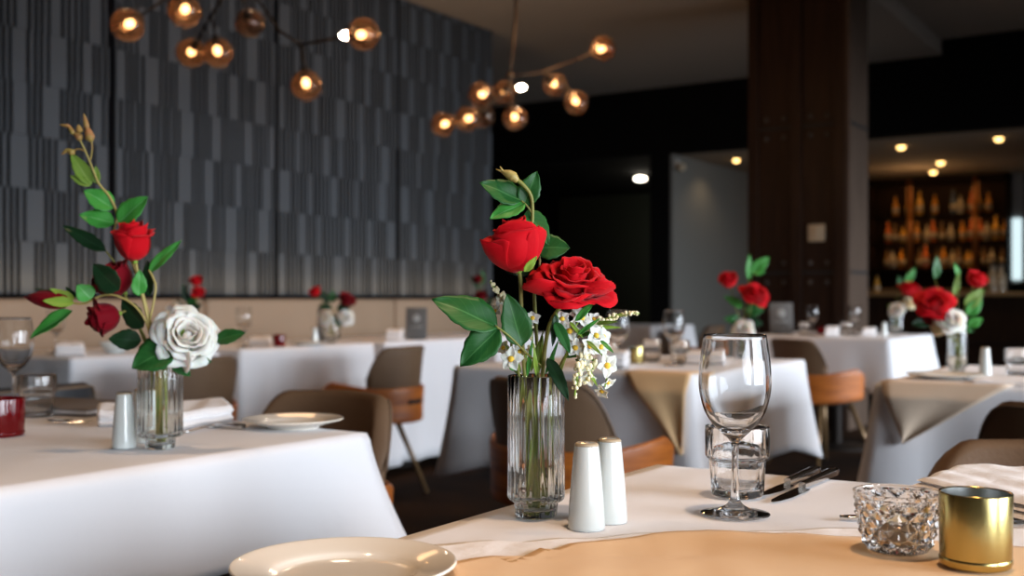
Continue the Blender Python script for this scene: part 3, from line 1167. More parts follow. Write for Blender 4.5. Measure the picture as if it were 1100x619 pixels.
def sepals(parent, base, direction, R, n=5, L=.02, m='sepal', seed=0):
    rg = random.Random(seed)
    mx = Matrix.Translation(Vector(base)) @ align(direction)
    for k in range(n):
        a = 2 * PI * k / n + rg.uniform(-.2, .2)
        e = Vector((math.cos(a), math.sin(a), 0))
        mb = MB()
        b0 = mx @ (e * R * .12)
        tp = mx @ (e * R * rg.uniform(.8, 1.1) + Vector((0, 0, L * rg.uniform(.6, 1.0))))
        nr = mx.to_3x3() @ (-e * .6 + Vector((0, 0, .8)))
        leaf(mb, b0, tp, L * .40, nr, .2, -.12)
        mb.build('sepal', M[m], parent, solid=.0004)
    mb = MB()
    mb.ball((0, 0, 0), R * .26, 8, sz=(1, 1, 1.1))
    mb.v = [mx @ p for p in mb.v]
    mb.build('calyx', M[m], parent)


class Bouquet:
    def __init__(self, px, py, zoff=0.0):
        self.D = (CAMZ - ZT) * FPX / (py - HY)
        self.px, self.py = px, py
        self.loc = zt(px, py)

    def L(self, px, py, dy=0.0):
        D = self.D + dy
        return Vector(((px - CX) * D / FPX - (self.px - CX) * self.D / FPX, dy, CAMZ - (py - HY) * D / FPX - TZ))

    def stem_thing(self, name, label, cat, pts, r=.0017, m='stem'):
        t = thing(name, label, cat, self.loc, TH)
        MB().tube([self.L(*p) for p in pts], r, 8).build('stem', M[m], t)
        return t

    def leaf(self, t, b, e, w, nrm=(.3, -1, .4), m='leaf', fold=.25, bend=.12):
        """b, e: (px, py, dy) of leaf base and tip; w in px"""
        mb = MB()
        leaf(mb, self.L(*b), self.L(*e), w * self.D / FPX, nrm, fold, bend)
        return mb.build('leaf', M[m], t, solid=.0005)

    def bloom(self, t, c, d, rpx, hpx, style, m, seed, res=8, **k):
        s = self.D / FPX
        mb = MB()
        rose(mb, self.L(*c), d, rpx * s, hpx * s, style, seed, res, **k)
        return mb.build('bloom', M[m], t, solid=.0005)

    def seps(self, t, c, d, rpx, lpx, m='sepal', n=5, seed=0):
        s = self.D / FPX
        sepals(t, self.L(*c), d, rpx * s, n, lpx * s, m, seed)


# --- main bouquet
B = Bouquet(576, 558)
t = B.stem_thing('rose', 'half open red rose leaning left at the bouquet top, ribbed vase', 'rose',
                 [(572, 549, .004), (571, 470, 0), (563, 395, -.012), (560, 330, -.015), (559, 300, -.012), (557, 290, -.010)], .0022)
d = (-.14, -.17, .97)
B.bloom(t, (557, 290, -.010), d, 27, 58, 'cup', 'rose', 12, 12, layers=[1, 2, 3, 3, 3], roll=1.3, ruffle=.03)
mb = MB()     # the wide outer petal that points left


def outer_petal(mb, A_, B_, width, nrm, cup=.35, point=0):
    A_, B_ = Vector(A_), Vector(B_)
    dd = B_ - A_
    Lg = dd.length
    dd.normalize()
    nn = Vector(nrm)
    nn = (nn - dd * nn.dot(dd)).normalized()
    ss = dd.cross(nn)

    def fn(u, v):
        x = (u - .5) * 2
        w = width / 2 * (.35 + .65 * math.sin(PI * min(1, v * .62 + .1))) * (1 if v < .8 else math.sqrt(max(0, 1 - ((v - .8) / .2) ** 2)) * .85 + .15)
        if point:
            w *= max(0, 1 - v ** 2.2) ** .8
        return A_ + dd * Lg * v + ss * x * w + nn * (-cup * width * (1 - x * x) * .5 * math.sin(PI * (.15 + .8 * v)) + .10 * Lg * v * v)
    mb.grid(fn, 10, 12)


outer_petal(mb, B.L(558, 289, -.014), B.L(514, 261, -.030), .046, (.5, .6, .75), .35, 1)
outer_petal(mb, B.L(560, 290, -.018), B.L(553, 238, -.040), .046, (0, 1, .15), .30)
outer_petal(mb, B.L(562, 289, -.010), B.L(584, 246, -.024), .040, (-.8, .5, .2), .40)
mb.build('outer_petals', M['rose'], t, solid=.0005)
B.seps(t, (557, 291, -.010), d, 15, 20, n=4, seed=2)
B.leaf(t, (563, 292, -.034), (577, 276, -.040), 9, (.4, -1, 0), 'sepal')

t = B.stem_thing('rose', 'wide open red rose, largest bloom, over the ribbed vase', 'rose',
                 [(578, 549, -.004), (579, 470, -.004), (583, 400, -.006), (590, 350, -.008), (606, 325, -.006), (612, 318, -.004)], .0022)
d = (.16, -.42, .88)
B.bloom(t, (612, 316, -.004), d, 42, 43, 'open', 'rose', 5, 12, roll=.8, ruffle=.035, layers=[1, 3, 3, 4, 5, 5])
mb = MB()
outer_petal(mb, B.L(612, 312, -.012), B.L(565, 309, -.045), .036, (.1, .5, 1), .5)
outer_petal(mb, B.L(613, 312, -.018), B.L(604, 326, -.055), .036, (0, .35, 1), .45)
outer_petal(mb, B.L(616, 312, -.012), B.L(660, 309, -.030), .044, (-.3, .4, 1), .45)
mb.build('outer_petals', M['rose'], t, solid=.0005)
B.seps(t, (612, 318, -.004), d, 18, 22, seed=4)
B.leaf(t, (535, 352, -.03), (465, 319, -.035), 42, (.25, -1, .55), 'leaf', .22, .10)
B.leaf(t, (536, 353, -.03), (494, 393, -.040), 37, (.2, -1, .5), 'leaf', .22, .10)
B.leaf(t, (561, 372, -.022), (545, 316, -.030), 34, (.1, -1, .1), 'leaf', .2, .06)
MB().tube([B.L(583, 395, -.006), B.L(563, 377, -.02), B.L(548, 362, -.028), B.L(532, 350, -.031)], .0012, 6).build('leaf_stalk', M['stem'], t)
B.leaf(t, (588, 385, -.012), (612, 429, -.034), 17, (.5, -1, .2), 'leaf_d', .2, .1)
B.leaf(t, (596, 346, -.03), (613, 379, -.046), 14, (.2, -1, .6), 'leaf', .3, .1)
B.leaf(t, (597, 338, -.025), (594, 372, -.036), 9, (.5, -1, .1), 'leaf_d', .2, .05)
B.leaf(t, (618, 345, -.02), (640, 322, -.03), 8, (.2, -1, .3), 'leaf_b', .2, .05)

t = B.stem_thing('rose_spray', 'tall leafy rose shoot with a closed green bud above the red roses', 'flower stem',
                 [(575, 549, .010), (577, 470, .010), (578, 400, .012), (574, 320, .014), (571, 260, .010), (572, 228, .006), (570, 210, .002), (561, 198, -.002), (553, 192, -.003)], [.0020] * 6 + [.0021, .0024, .0028])
mb = MB()
mb.tube([B.L(556, 195, -.003), B.L(551, 190, -.003), B.L(546, 187, -.003), B.L(539, 184, -.003)], [.0026, .0058, .0050, .0012], 10)
mb.tube([B.L(541, 185, -.003), B.L(537, 179, -.004)], [.0016, .0007], 6, smooth=1)
mb.tube([B.L(541, 185, -.003), B.L(533, 182, .000)], [.0016, .0007], 6, smooth=1)
mb.build('bud', M['stem_pale'], t)
B.leaf(t, (560, 216, .004), (516, 195, -.006), 31, (.15, -1, .5), 'leaf', .22, .08)
B.leaf(t, (564, 218, .004), (526, 234, -.012), 24, (.1, -1, .7), 'leaf_b', .22, .08)
B.leaf(t, (562, 221, .006), (577, 184, .004), 26, (.1, -1, .2), 'leaf', .2, .06)
MB().tube([B.L(572, 230, .006), B.L(566, 221, .004), B.L(560, 216, .004)], .0011, 6).build('leaf_stalk', M['stem'], t)
B.leaf(t, (566, 226, .012), (590, 262, .002), 27, (.5, -1, .2), 'leaf', .2, .08)
B.leaf(t, (577, 266, .012), (612, 266, .004), 31, (.05, -1, .35), 'leaf', .12, .06)
B.leaf(t, (571, 290, .012), (545, 292, .0), 14, (0, -1, .2), 'leaf_d', .2, .08)
MB().tube([B.L(578, 296, .012), B.L(580, 280, .012), B.L(577, 266, .012)], .0012, 6).build('leaf_stalk', M['stem_pale'], t)


def floret(par, B, c, rpx, nrm, seed=0, npet=5):
    """small five-petalled white flower with a yellow centre"""
    rg = random.Random(seed)
    mx = Matrix.Translation(B.L(*c)) @ align(nrm, rg.uniform(0, 6))
    s = B.D / FPX * rpx
    mb = MB()
    for k in range(npet):
        a = 2 * PI * k / npet + rg.uniform(-.15, .15)
        e = Vector((math.cos(a), math.sin(a), 0))
        q = MB()
        leaf(q, e * s * .12, e * s * rg.uniform(.9, 1.1) + Vector((0, 0, s * rg.uniform(.1, .4))), s * .86, (0, 0, 1), .35, .15)
        mb.add(q.v, q.f, 0, None, mx)
    q = MB().ball((0, 0, s * .10), s * .26, 6, sz=(1, 1, .7))
    mb.add(q.v, q.f, 1, None, mx)
    return mb.build('flower', [M['floret'], M['yellow']], par, solid=.0003)


def raceme(par, B, pts, n, rpx, seed=0):
    """spike of small cream bells"""
    rg = random.Random(seed)
    P = [B.L(*p) for p in pts]
    s = B.D / FPX * rpx
    mb = MB()
    for i in range(n):
        t = (i + .5) / n * (len(P) - 1)
        k = min(int(t), len(P) - 2)
        f = t - k
        p = P[k] * (1 - f) + P[k + 1] * f
        off = Vector((rg.uniform(-1, 1), rg.uniform(-1, 1), rg.uniform(-1, 1))).normalized() * s * (1.7 - 1.0 * i / n)
        r = s * (1.0 - .5 * i / n) * rg.uniform(.7, 1.1)
        mb.ball(p + off, r, 5, 0, (1, 1, 1.25))
        mb.tube([p, p + off], s * .18, 4, 1, 1)
    mb.tube(P, s * .25, 5, 1, 3)
    return mb.build('bell_spike', [M['cream'], M['sepal']], par)


def filler(par, B, spec, seed=0):
    rg = random.Random(seed)
    for (x, y, dy, r, w) in spec:
        B.leaf(par, (x, y, dy), (x + r, y + w, dy - .01), 5, (.2, -1, .4), rg.choice(['leaf_b', 'leaf_y', 'sepal']), .2, .12)


t = B.stem_thing('white_blossom_spray', 'drooping spray of white blossoms and cream bells right of the vase rim', 'flower stem',
                 [(583, 549, .006), (588, 480, .006), (594, 420, .0), (606, 385, -.012), (622, 372, -.020), (640, 372, -.026)], .0016)
for i, (x, y, dy, r, nn) in enumerate([(612, 356, -.030, 12, (-.2, -1, .3)), (640, 361, -.020, 12, (.5, -1, .5)), (652, 393, -.030, 13, (.3, -1, .1)), (618, 374, -.034, 11, (0, -1, .3)),
                                       (633, 372, -.036, 11, (.4, -1, .2)), (645, 373, -.025, 11, (.6, -1, .2)), (625, 342, -.014, 11, (.2, -1, .5)), (604, 343, -.016, 10, (-.1, -1, .5)),
                                       (634, 352, -.010, 10, (0, -1, .8)), (647, 420, -.030, 9, (-.5, -.6, -.6)), (653, 411, -.028, 8, (.4, -.6, -.6)), (632, 407, -.034, 9, (0, -.8, -.5)), (606, 330 + 22, -.008, 9, (-.3, -1, .2)), (648, 362, -.012, 10, (.7, -.8, .3)), (627, 392, -.036, 9, (-.2, -1, -.1)), (620, 338, -.006, 9, (0, -1, .5)), (638, 343, -.004, 8, (.3, -1, .6)), (610, 368, -.030, 9, (-.4, -1, .2))]):
    floret(t, B, (x, y, dy), r, nn, i)
raceme(t, B, [(628, 378, -.03), (622, 395, -.04), (617, 426, -.044)], 34, 3.6, 3)
raceme(t, B, [(640, 385, -.03), (634, 398, -.036), (630, 412, -.036)], 14, 3.0, 9)
MB().tube([B.L(640, 372, -.026), B.L(648, 384, -.030), B.L(652, 400, -.030), B.L(650, 416, -.030)], .0008, 6).build('stalk', M['sepal'], t)
MB().tube([B.L(606, 385, -.012), B.L(612, 370, -.026), B.L(622, 345, -.016), B.L(634, 352, -.010)], .0008, 6).build('stalk', M['sepal'], t)
filler(t, B, [(606, 384, -.012, 34, -6), (612, 376, -.02, 30, 12), (620, 360, -.036, 24, -18), (630, 366, -.042, 16, 14), (645, 366, -.035, 14, 12), (612, 346, -.03, 14, 16), (606, 366, -.01, -8, -30), (618, 386, -.03, 20, 10), (640, 348, -.01, 22, -3), (628, 392, -.03, 14, 22)], 2)

t = B.stem_thing('white_blossom_spray', 'arching spike of cream bells reaching right below the largest rose', 'flower stem',
                 [(586, 549, .0), (592, 470, .004), (600, 410, .004), (612, 375, .0), (632, 352, -.004), (650, 343, -.006), (684, 336, -.006)], .0012)
raceme(t, B, [(637, 349, -.004), (652, 342, -.006), (668, 337, -.006), (687, 337, -.006)], 40, 2.6, 5)
filler(t, B, [(632, 352, -.004, 34, -1), (622, 362, -.002, 26, -10)], 6)

t = B.stem_thing('white_blossom_spray', 'short spray of white blossoms on the left side of the vase rim', 'flower stem',
                 [(569, 549, .0), (566, 470, -.004), (560, 420, -.008), (556, 395, -.012), (550, 380, -.014), (548, 335, -.006), (540, 318, .0)], .0014)
for i, (x, y, dy, r, nn) in enumerate([(549, 386, -.022, 13, (-.2, -1, .3)), (558, 378, -.012, 9, (.3, -1, .5)), (541, 374, .0, 9, (-.6, -1, .4)), (540, 322, .004, 9, (-.3, -1, .4)), (547, 332, .004, 9, (.2, -1, .3)),
                                       (565, 350, -.005, 9, (.2, -1, .3)), (572, 342, -.006, 9, (.1, -1, .5)), (532, 334, .006, 7, (-.3, -1, .2))]):
    floret(t, B, (x, y, dy), r, nn, 40 + i)
raceme(t, B, [(547, 328, .0), (537, 316, .002), (526, 303, .004)], 26, 2.7, 21)
raceme(t, B, [(560, 385, -.006), (572, 372, -.012), (570, 345, -.012)], 14, 2.4, 22)
filler(t, B, [(560, 400, -.010, -16, -30), (566, 405, -.010, 6, -38), (570, 400, .004, 14, -44), (578, 402, .004, 6, -40), (586, 402, .0, 14, -36), (552, 398, -.010, -8, -8), (576, 404, -.016, -2, -34),
             (590, 404, .01, 6, -28), (556, 402, .01, -10, -18), (564, 402, .014, 2, -24)], 7)

# --- left bouquet
B = Bouquet(172, 484)
t = B.stem_thing('rose', 'upright red rose below the leafy shoot in the left bouquet', 'rose',
                 [(172, 476, .004), (170, 430, 0), (168, 390, -.006), (158, 340, -.012), (149, 300, -.01), (146, 283, -.008)], .0024, 'stem_pale')
d = (-.04, -.2, .97)
B.bloom(t, (145, 280, -.008), d, 21, 44, 'cup', 'rose', 31, 8, layers=[1, 2, 3, 3, 3])
B.seps(t, (145, 281, -.008), d, 11, 18, seed=8)
B.leaf(t, (160, 292, -.008), (194, 258, -.012), 14, (.2, -1, .5), 'leaf_b', .3, .06)
B.leaf(t, (149, 318, -.014), (150, 290, -.022), 17, (.5, -1, .1), 'leaf_b', .2, .05)
B.leaf(t, (160, 318, .010), (158, 280, .010), 18, (-.3, -1, -.2), 'leaf_d', .2, .05)
MB().tube([B.L(160, 350, -.012), B.L(167, 312, -.010), B.L(165, 300, -.009), B.L(160, 290, -.008)], .0018, 6).build('leaf_stalk', M['stem_pale'], t)

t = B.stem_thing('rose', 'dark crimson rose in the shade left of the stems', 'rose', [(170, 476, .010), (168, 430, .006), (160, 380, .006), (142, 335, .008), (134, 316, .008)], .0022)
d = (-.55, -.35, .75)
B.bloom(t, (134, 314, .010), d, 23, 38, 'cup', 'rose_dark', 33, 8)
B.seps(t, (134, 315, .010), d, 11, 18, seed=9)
B.leaf(t, (128, 312, -.045), (99, 284, -.050), 32, (-.3, -1, -.2), 'leaf_d', .15, .05)
B.leaf(t, (114, 270, .0), (66, 241, .0), 17, (-.2, -1, .5), 'leaf_d', .2, .08)
MB().tube([B.L(134, 316, .008), B.L(128, 290, .005), B.L(114, 270, .0)], .0014, 6).build('leaf_stalk', M['stem'], t)

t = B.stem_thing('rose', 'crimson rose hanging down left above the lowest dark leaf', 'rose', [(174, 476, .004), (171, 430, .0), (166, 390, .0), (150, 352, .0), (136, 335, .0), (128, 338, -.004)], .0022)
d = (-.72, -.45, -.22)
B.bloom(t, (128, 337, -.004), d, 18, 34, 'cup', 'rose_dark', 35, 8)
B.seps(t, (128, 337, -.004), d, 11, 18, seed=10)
B.leaf(t, (152, 366, -.012), (116, 364, -.02), 24, (-.2, -1, .2), 'leaf_d', .2, .06)
B.leaf(t, (154, 352, -.008), (130, 322, .0), 27, (-.3, -1, -.1), 'leaf_d', .15, .05)

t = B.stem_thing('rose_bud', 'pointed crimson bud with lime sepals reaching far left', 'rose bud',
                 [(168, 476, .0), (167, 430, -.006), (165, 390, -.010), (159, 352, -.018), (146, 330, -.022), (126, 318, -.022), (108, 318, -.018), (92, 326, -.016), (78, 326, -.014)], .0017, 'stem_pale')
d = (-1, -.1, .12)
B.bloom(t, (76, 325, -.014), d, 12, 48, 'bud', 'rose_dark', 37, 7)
B.leaf(t, (80, 326, -.030), (46, 324, -.034), 13, (.1, -1, .5), 'sepal', .3, -.06)
B.leaf(t, (80, 322, -.014), (53, 311, -.020), 11, (.2, -.8, .8), 'sepal', .3, -.06)
B.leaf(t, (80, 320, .0), (36, 309, .0), 6, (-.3, -.6, .5), 'leaf_d', .3, .06)
B.leaf(t, (82, 320, -.006), (70, 308, -.006), 6, (0, -1, .3), 'leaf_d', .3, .06)
B.leaf(t, (78, 334, -.014), (31, 363, -.020), 19, (.35, -.75, .75), 'leaf_b', .5, .06)
B.leaf(t, (98, 322, -.026), (83, 306, -.034), 22, (.4, -1, .3), 'leaf_b', .15, .05)

t = B.stem_thing('rose', 'big white rose leaning right over the left table vase', 'rose', [(176, 476, -.004), (176, 430, -.004), (178, 395, -.004), (184, 375, -.004), (190, 368, -.004)], .0024)
d = (.42, -.80, .38)
B.bloom(t, (199, 366, -.004), d, 31, 35, 'open', 'rose_white', 6, 12, roll=.5, ruffle=.035, layers=[1, 2, 3, 4, 5, 5])
B.seps(t, (189, 370, -.004), d, 18, 24, seed=12)
mb = MB()
outer_petal(mb, B.L(194, 367, -.006), B.L(170, 338, -.010), .044, (.6, -.6, .3), -.35)
outer_petal(mb, B.L(195, 370, -.010), B.L(201, 396, -.040), .044, (.2, .8, .6), .35)
mb.build('outer_petals', M['rose_white'], t, solid=.0005)
B.leaf(t, (232, 366, .006), (263, 357, -.002), 19, (.2, -1, .5), 'leaf', .25, .08)
B.leaf(t, (190, 386, -.010), (226, 388, -.02), 22, (.1, -1, .3), 'leaf', .25, .12)
B.leaf(t, (185, 385, -.012), (204, 404, -.02), 18, (.1, -1, .3), 'leaf', .25, .1)
B.leaf(t, (186, 374, -.028), (141, 394, -.055), 44, (.1, -.9, .6), 'leaf', .18, .10)

t = B.stem_thing('rose_spray', 'tall shoot with tiny olive buds topping the left bouquet', 'flower stem',
                 [(173, 476, .012), (172, 430, .010), (168, 385, .008), (160, 340, .004), (146, 292, .0), (136, 270, .0), (123, 252, .0), (126, 232, .0), (118, 212, .0), (106, 197, .0), (99, 180, .0), (92, 163, 0), (86, 150, 0), (84, 140, 0)],
                 [.0022] * 6 + [.0022, .0022, .0020, .0018, .0016, .0015, .0013, .0011], 'stem_pale')
for b, e, w, m in (((122, 224, 0), (90, 204, -.01), 26, 'leaf_b'), ((123, 240, 0), (85, 230, -.012), 24, 'leaf_b'), ((127, 240, -.002), (158, 211, -.01), 27, 'leaf_b'), ((98, 199, 0), (76, 164, 0), 18, 'leaf_y'),
                   ((97, 200, -.003), (75, 188, -.006), 11, 'leaf_y'), ((104, 198, .003), (103, 178, .004), 9, 'leaf_y')):
    B.leaf(t, b, e, w, (.25, -1, .5), m, .25, .06)
MB().tube([B.L(97, 172, 0), B.L(99, 160, 0), B.L(98, 150, 0)], [.0014, .0012, .0014], 6).build('twig', M['bud'], t)
for (a, b_, r) in (((98, 152), (93, 135), 5.5), ((94, 140), (90, 122), 3.2), ((88, 150), (79, 142), 4.2), ((80, 145), (72, 133), 3), ((86, 143), (84, 134), 4.2), ((80, 165), (70, 160), 3.8), ((76, 136), (64, 134), 2.0), ((74, 160), (66, 166), 2.4)):
    A_, E_ = B.L(a[0], a[1]), B.L(*b_)
    s = B.D / FPX * r
    MB().tube([A_, A_.lerp(E_, .25), A_.lerp(E_, .6), E_], [s * .35, s, s * .75, s * .12], 8).build('bud', M['bud'], t)
MB().tube([B.L(91, 162, 0), B.L(84, 160, 0), B.L(78, 163, 0)], .0012, 6).build('twig', M['bud'], t)


# ------------------------------------------------------------------ background settings
def bouquet(px, py, prefix, where, flowers, leaves, R=.0312, H=.1545, vlabel=None):
    b = Bouquet(px, py)
    vase(vlabel, b.loc, R, H, n=72)
    for i, (x, y, dy, rp, hp, d, style, m, lab) in enumerate(flowers):
        t = b.stem_thing('rose', lab, 'rose', [(px + (i - 1) * 1.5, py - 6, .004 * (i - 1)), (px + (i - 1) * 1.5, py - 30, .004 * (i - 1)), ((px + x) / 2, (py - 30 + y + hp * .4) / 2, dy / 2), (x - d[0] * hp * .5, y + hp * .45, dy)], .002)
        b.bloom(t, (x - d[0] * hp * .4, y + hp * .4, dy), d, rp, hp, style, m, 100 + i + int(px), 6)
        for (lx, ly, ex, ey, w, lm, k) in leaves:
            if k == i:
                b.leaf(t, (lx, ly, dy * .5), (ex, ey, dy * .6 - .01), w, (.4, -1, .4), lm)
                MB().tube([b.L(px, py - 40, 0), b.L(lx, ly, dy * .5)], .001, 5, smooth=1).build('leaf_stalk', M['stem'], t)
    return b


bouquet(800, 386, 'middle', 'middle table', [
    (782, 301, 0, 10, 17, (-.35, -.5, .8), 'cup', 'rose', 'upper left red rose in the bouquet just left of the column'),
    (810, 313, -.02, 15, 20, (.25, -.6, .7), 'open', 'rose', 'lower right red rose in the bouquet just left of the column'),
    (797, 350, -.03, 11, 14, (-.3, -.9, .3), 'open', 'rose_white', 'small white rose at the vase rim, bouquet just left of the column')],
    [(804, 300, 806, 273, 10, 'leaf_b', 1), (808, 292, 827, 276, 14, 'leaf_b', 1), (808, 292, 822, 292, 10, 'leaf_b', 1), (798, 330, 778, 318, 12, 'leaf_b', 0), (800, 335, 822, 332, 15, 'leaf', 0), (796, 345, 778, 342, 12, 'leaf', 2), (802, 345, 820, 348, 12, 'leaf_d', 2)],
    vlabel='glass vase of red roses standing left of the dark column')
bouquet(1028, 402, 'right', 'right table', [
    (1001, 321, 0, 19, 22, (-.2, -.7, .6), 'open', 'rose', 'large red rose in the bouquet on the right table'),
    (1047, 300, .02, 12, 18, (.25, -.5, .8), 'cup', 'rose', 'upright red rose at the right of the right table bouquet'),
    (1021, 340, -.03, 14, 16, (0, -.9, .4), 'open', 'rose_white', 'white rose at the vase rim of the right table bouquet'),
    (1009, 343, -.01, 12, 14, (-.6, -.7, .3), 'open', 'rose_cream', 'cream rose left of the white one on the right table'),
    (998, 334, .0, 7, 12, (-.4, -.6, -.4), 'cup', 'rose_dark', 'small dark red rosebud under the large rose on the right table')],
    [(1036, 330, 1058, 310, 16, 'leaf_y', 1), (1038, 338, 1056, 322, 15, 'leaf_b', 1), (1030, 300, 1026, 282, 8, 'leaf_b', 1), (1024, 318, 1032, 290, 9, 'leaf_y', 1), (1004, 300, 1008, 274, 12, 'leaf', 0), (1000, 345, 980, 348, 14, 'leaf_d', 3), (1040, 350, 1056, 342, 12, 'leaf_b', 2), (1030, 352, 1046, 356, 10, 'leaf', 2)],
    vlabel='ribbed glass vase with red and cream roses on the right table')
bouquet(963, 360, 'far', 'far table', [
    (975, 311, 0, 10, 15, (.1, -.5, .8), 'cup', 'rose', 'red rose in the vase on the far table'),
    (962, 330, 0, 8, 11, (-.4, -.7, .5), 'open', 'rose_white', 'left whitish bloom at the far table vase'),
    (976, 324, 0, 7, 10, (.4, -.7, .5), 'open', 'rose_cream', 'pale bloom under the red rose on the far table')],
    [(968, 315, 966, 296, 9, 'leaf', 0), (972, 305, 984, 288, 9, 'leaf_b', 0), (966, 335, 954, 328, 8, 'leaf_b', 1)],
    R=.045, H=.155, vlabel='vase with one red rose on the far table')
bouquet(356, 369, 'bench', 'banquette', [
    (339, 313, 0, 7, 10, (-.5, -.5, .8), 'cup', 'rose', 'small red rose at upper left of the banquette bouquet'),
    (372, 322, 0, 9, 12, (.5, -.5, .6), 'cup', 'rose_dark', 'dark red rose at the right of the banquette bouquet'),
    (349, 338, -.03, 8, 10, (-.4, -.9, .2), 'open', 'rose_white', 'left white rose of the banquette bouquet'),
    (373, 338, -.03, 8, 10, (.5, -.9, .2), 'open', 'rose_white', 'right white rose of the banquette bouquet')],
    [(352, 326, 346, 312, 9, 'leaf_d', 0), (356, 325, 358, 312, 10, 'leaf', 0), (362, 332, 376, 330, 12, 'leaf_d', 1), (360, 340, 366, 352, 9, 'leaf', 3), (356, 332, 342, 328, 10, 'leaf_d', 2)],
    R=.05, H=.16, vlabel='pale vase of white and red roses on a banquette table')
bouquet(200, 378, 'left bench', 'banquette', [
    (211, 302, 0, 7, 11, (.1, -.5, .8), 'cup', 'rose', 'upper small red rose behind the white rose'),
    (214, 314, -.02, 7, 10, (.3, -.6, .6), 'cup', 'rose', 'lower small red rose behind the white rose'),
    (186, 330, -.02, 9, 11, (-.5, -.8, .3), 'open', 'rose_white', 'blurred white bloom behind the left bouquet stems')],
    [(200, 325, 196, 304, 9, 'leaf_d', 0), (202, 330, 212, 318, 10, 'leaf', 0), (204, 336, 216, 326, 10, 'leaf_d', 1), (198, 338, 190, 322, 10, 'leaf_d', 2), (204, 342, 214, 336, 9, 'leaf', 2)],
    vlabel='vase of small red roses on the leftmost banquette table')
bouquet(517, 359, 'bench end', 'banquette', [
    (517, 318, 0, 7, 10, (-.2, -.6, .7), 'cup', 'rose_dark', 'dark red rose behind the half open rose, far banquette table'),
    (514, 300, 0, 5, 9, (-.2, -.6, .8), 'cup', 'rose_dark', 'small dark rosebud above the far banquette rose')],
    [(515, 312, 506, 296, 7, 'leaf_d', 0), (517, 306, 519, 290, 7, 'leaf', 1), (520, 330, 530, 322, 9, 'leaf_d', 0)],
    vlabel='vase of dark roses on the banquette table by the wall end')

# glasses
for px, py, lab in ((724, 394, 'wine glass on the middle table, left of the nearest wine glass'), (664, 397, 'wine glass on the middle table behind the white blossoms'),
                    (873, 361, 'left wine glass of the two on the far table'), (918, 361, 'right wine glass of the two on the far table'),
                    (262, 374, 'wine glass on the banquette table right of the white rose'), (60, 381, 'wine glass on the leftmost banquette table')):
    wine_glass(lab, zt(px, py))
for px, py, lab in ((730, 391, 'tumbler close beside the middle table wine glass'), (1093, 405, 'tumbler on the right table at the right frame edge'),
                    (654, 393, 'tumbler behind the white blossoms on the middle table'), (864, 360.3, 'tumbler beside the left far table wine glass'), (909, 360.3, 'tumbler beside the right far table wine glass'), (700, 389.5, 'short tumbler between gold votive and wine glass on the middle table')):
    tumbler(lab, zt(px, py))
shaker('white ceramic shaker on the right table beside the cream rose vase', zt(1058.5, 405))
shaker('white ceramic shaker on the far table left of its vase', zt(950, 361.5))
shaker('white ceramic shaker by the banquette vase of white roses', zt(338, 370))
votive('votive_cup', 'gold votive cup on the middle table', zt(683, 391), .031, .062, M['gold'], M['silver'])
votive('votive_cup', 'red votive cup on the banquette table left of the white bouquet', zt(300, 373), .031, .06, M['redglass'], M['redglass'])
votive('votive_cup', 'red votive cup on the far table between the wine glasses', zt(884, 359.8), .04, .05, M['redglass'], M['redglass'])
plate('cream plate on the corner of the right table', zt(1015, 408.5), .11)
plate('cream plate on the banquette table before the white bouquet', zt(330, 371.5), .1)
napkin('folded white napkin on the right table beside the tumbler', [(1040, 415), (1054, 409), (1120, 410), (1110, 417)], .012, 2, 21)
napkin('white napkin on the middle table right of the gold votive', [(735, 392), (742, 388), (775, 388), (772, 393)], .04, 2, 22)
napkin('white napkin below the white blossoms on the middle table', [(640, 397), (650, 392), (678, 392), (672, 397.5)], .05, 2, 23)
napkin('white folded napkin on the leftmost banquette table', [(58, 384), (62, 380), (90, 380), (92, 383.5)], .05, 2, 24)
napkin('white napkin on banquette table left of the red votive', [(266, 372.5), (272, 370.5), (292, 370.5), (290, 372.8)], .04, 2, 25)
napkin('white napkin beside the grey menu card on the banquette', [(414, 367), (418, 365.2), (434, 365.2), (431, 367)], .06, 2, 26)
napkin('crumpled napkin on far table between the two wine glasses', [(886, 362.6), (888, 360.9), (902, 360.9), (900, 362.6)], .06, 2, 27)
napkin('white napkin on far table right of the wine glasses', [(926, 362), (930, 360.6), (942, 360.6), (940, 362)], .05, 2, 28)
knife('dark table knife on right table at the frame edge', zt(1082, 416.5), zt(1092, 410))
knife('second table knife on right table at the frame edge', zt(1093, 416.5), zt(1103, 410))


def menu_stand(label, px, py, wpx, hpx):
    D = (CAMZ - ZT) * FPX / (py - HY)
    s = D / FPX
    t = thing('menu_card_stand', label, 'menu', zt(px, py), TH)
    w, h = wpx * s / 2, hpx * s
    mx = Matrix.Rotation(math.radians(-9), 4, 'X')
    MB().bbox(-w, w, -.004, .004, .004, h, .002, 2, mx=mx).build('card', M['menu'], t)
    MB().lathe([(0, 0), (w * .35, 0), (w * .33, .0012), (w * .22, .0016), (0, .0016)], 24, mx=mx @ Matrix.Translation((0, -.0042, h * .66)) @ Matrix.Rotation(PI / 2, 4, 'X')).build('emblem', M['menu_mark'], t)
    MB().bbox(-w * .6, w * .6, -.0055, -.0042, h * .38, h * .40, .0004, 1, mx=mx).build('printed_line', M['menu_mark'], t)
    MB().bbox(-w * .8, w * .8, -.03, .05, 0, .006, .002, 2).build('foot', M['plinth'], t)
    return t


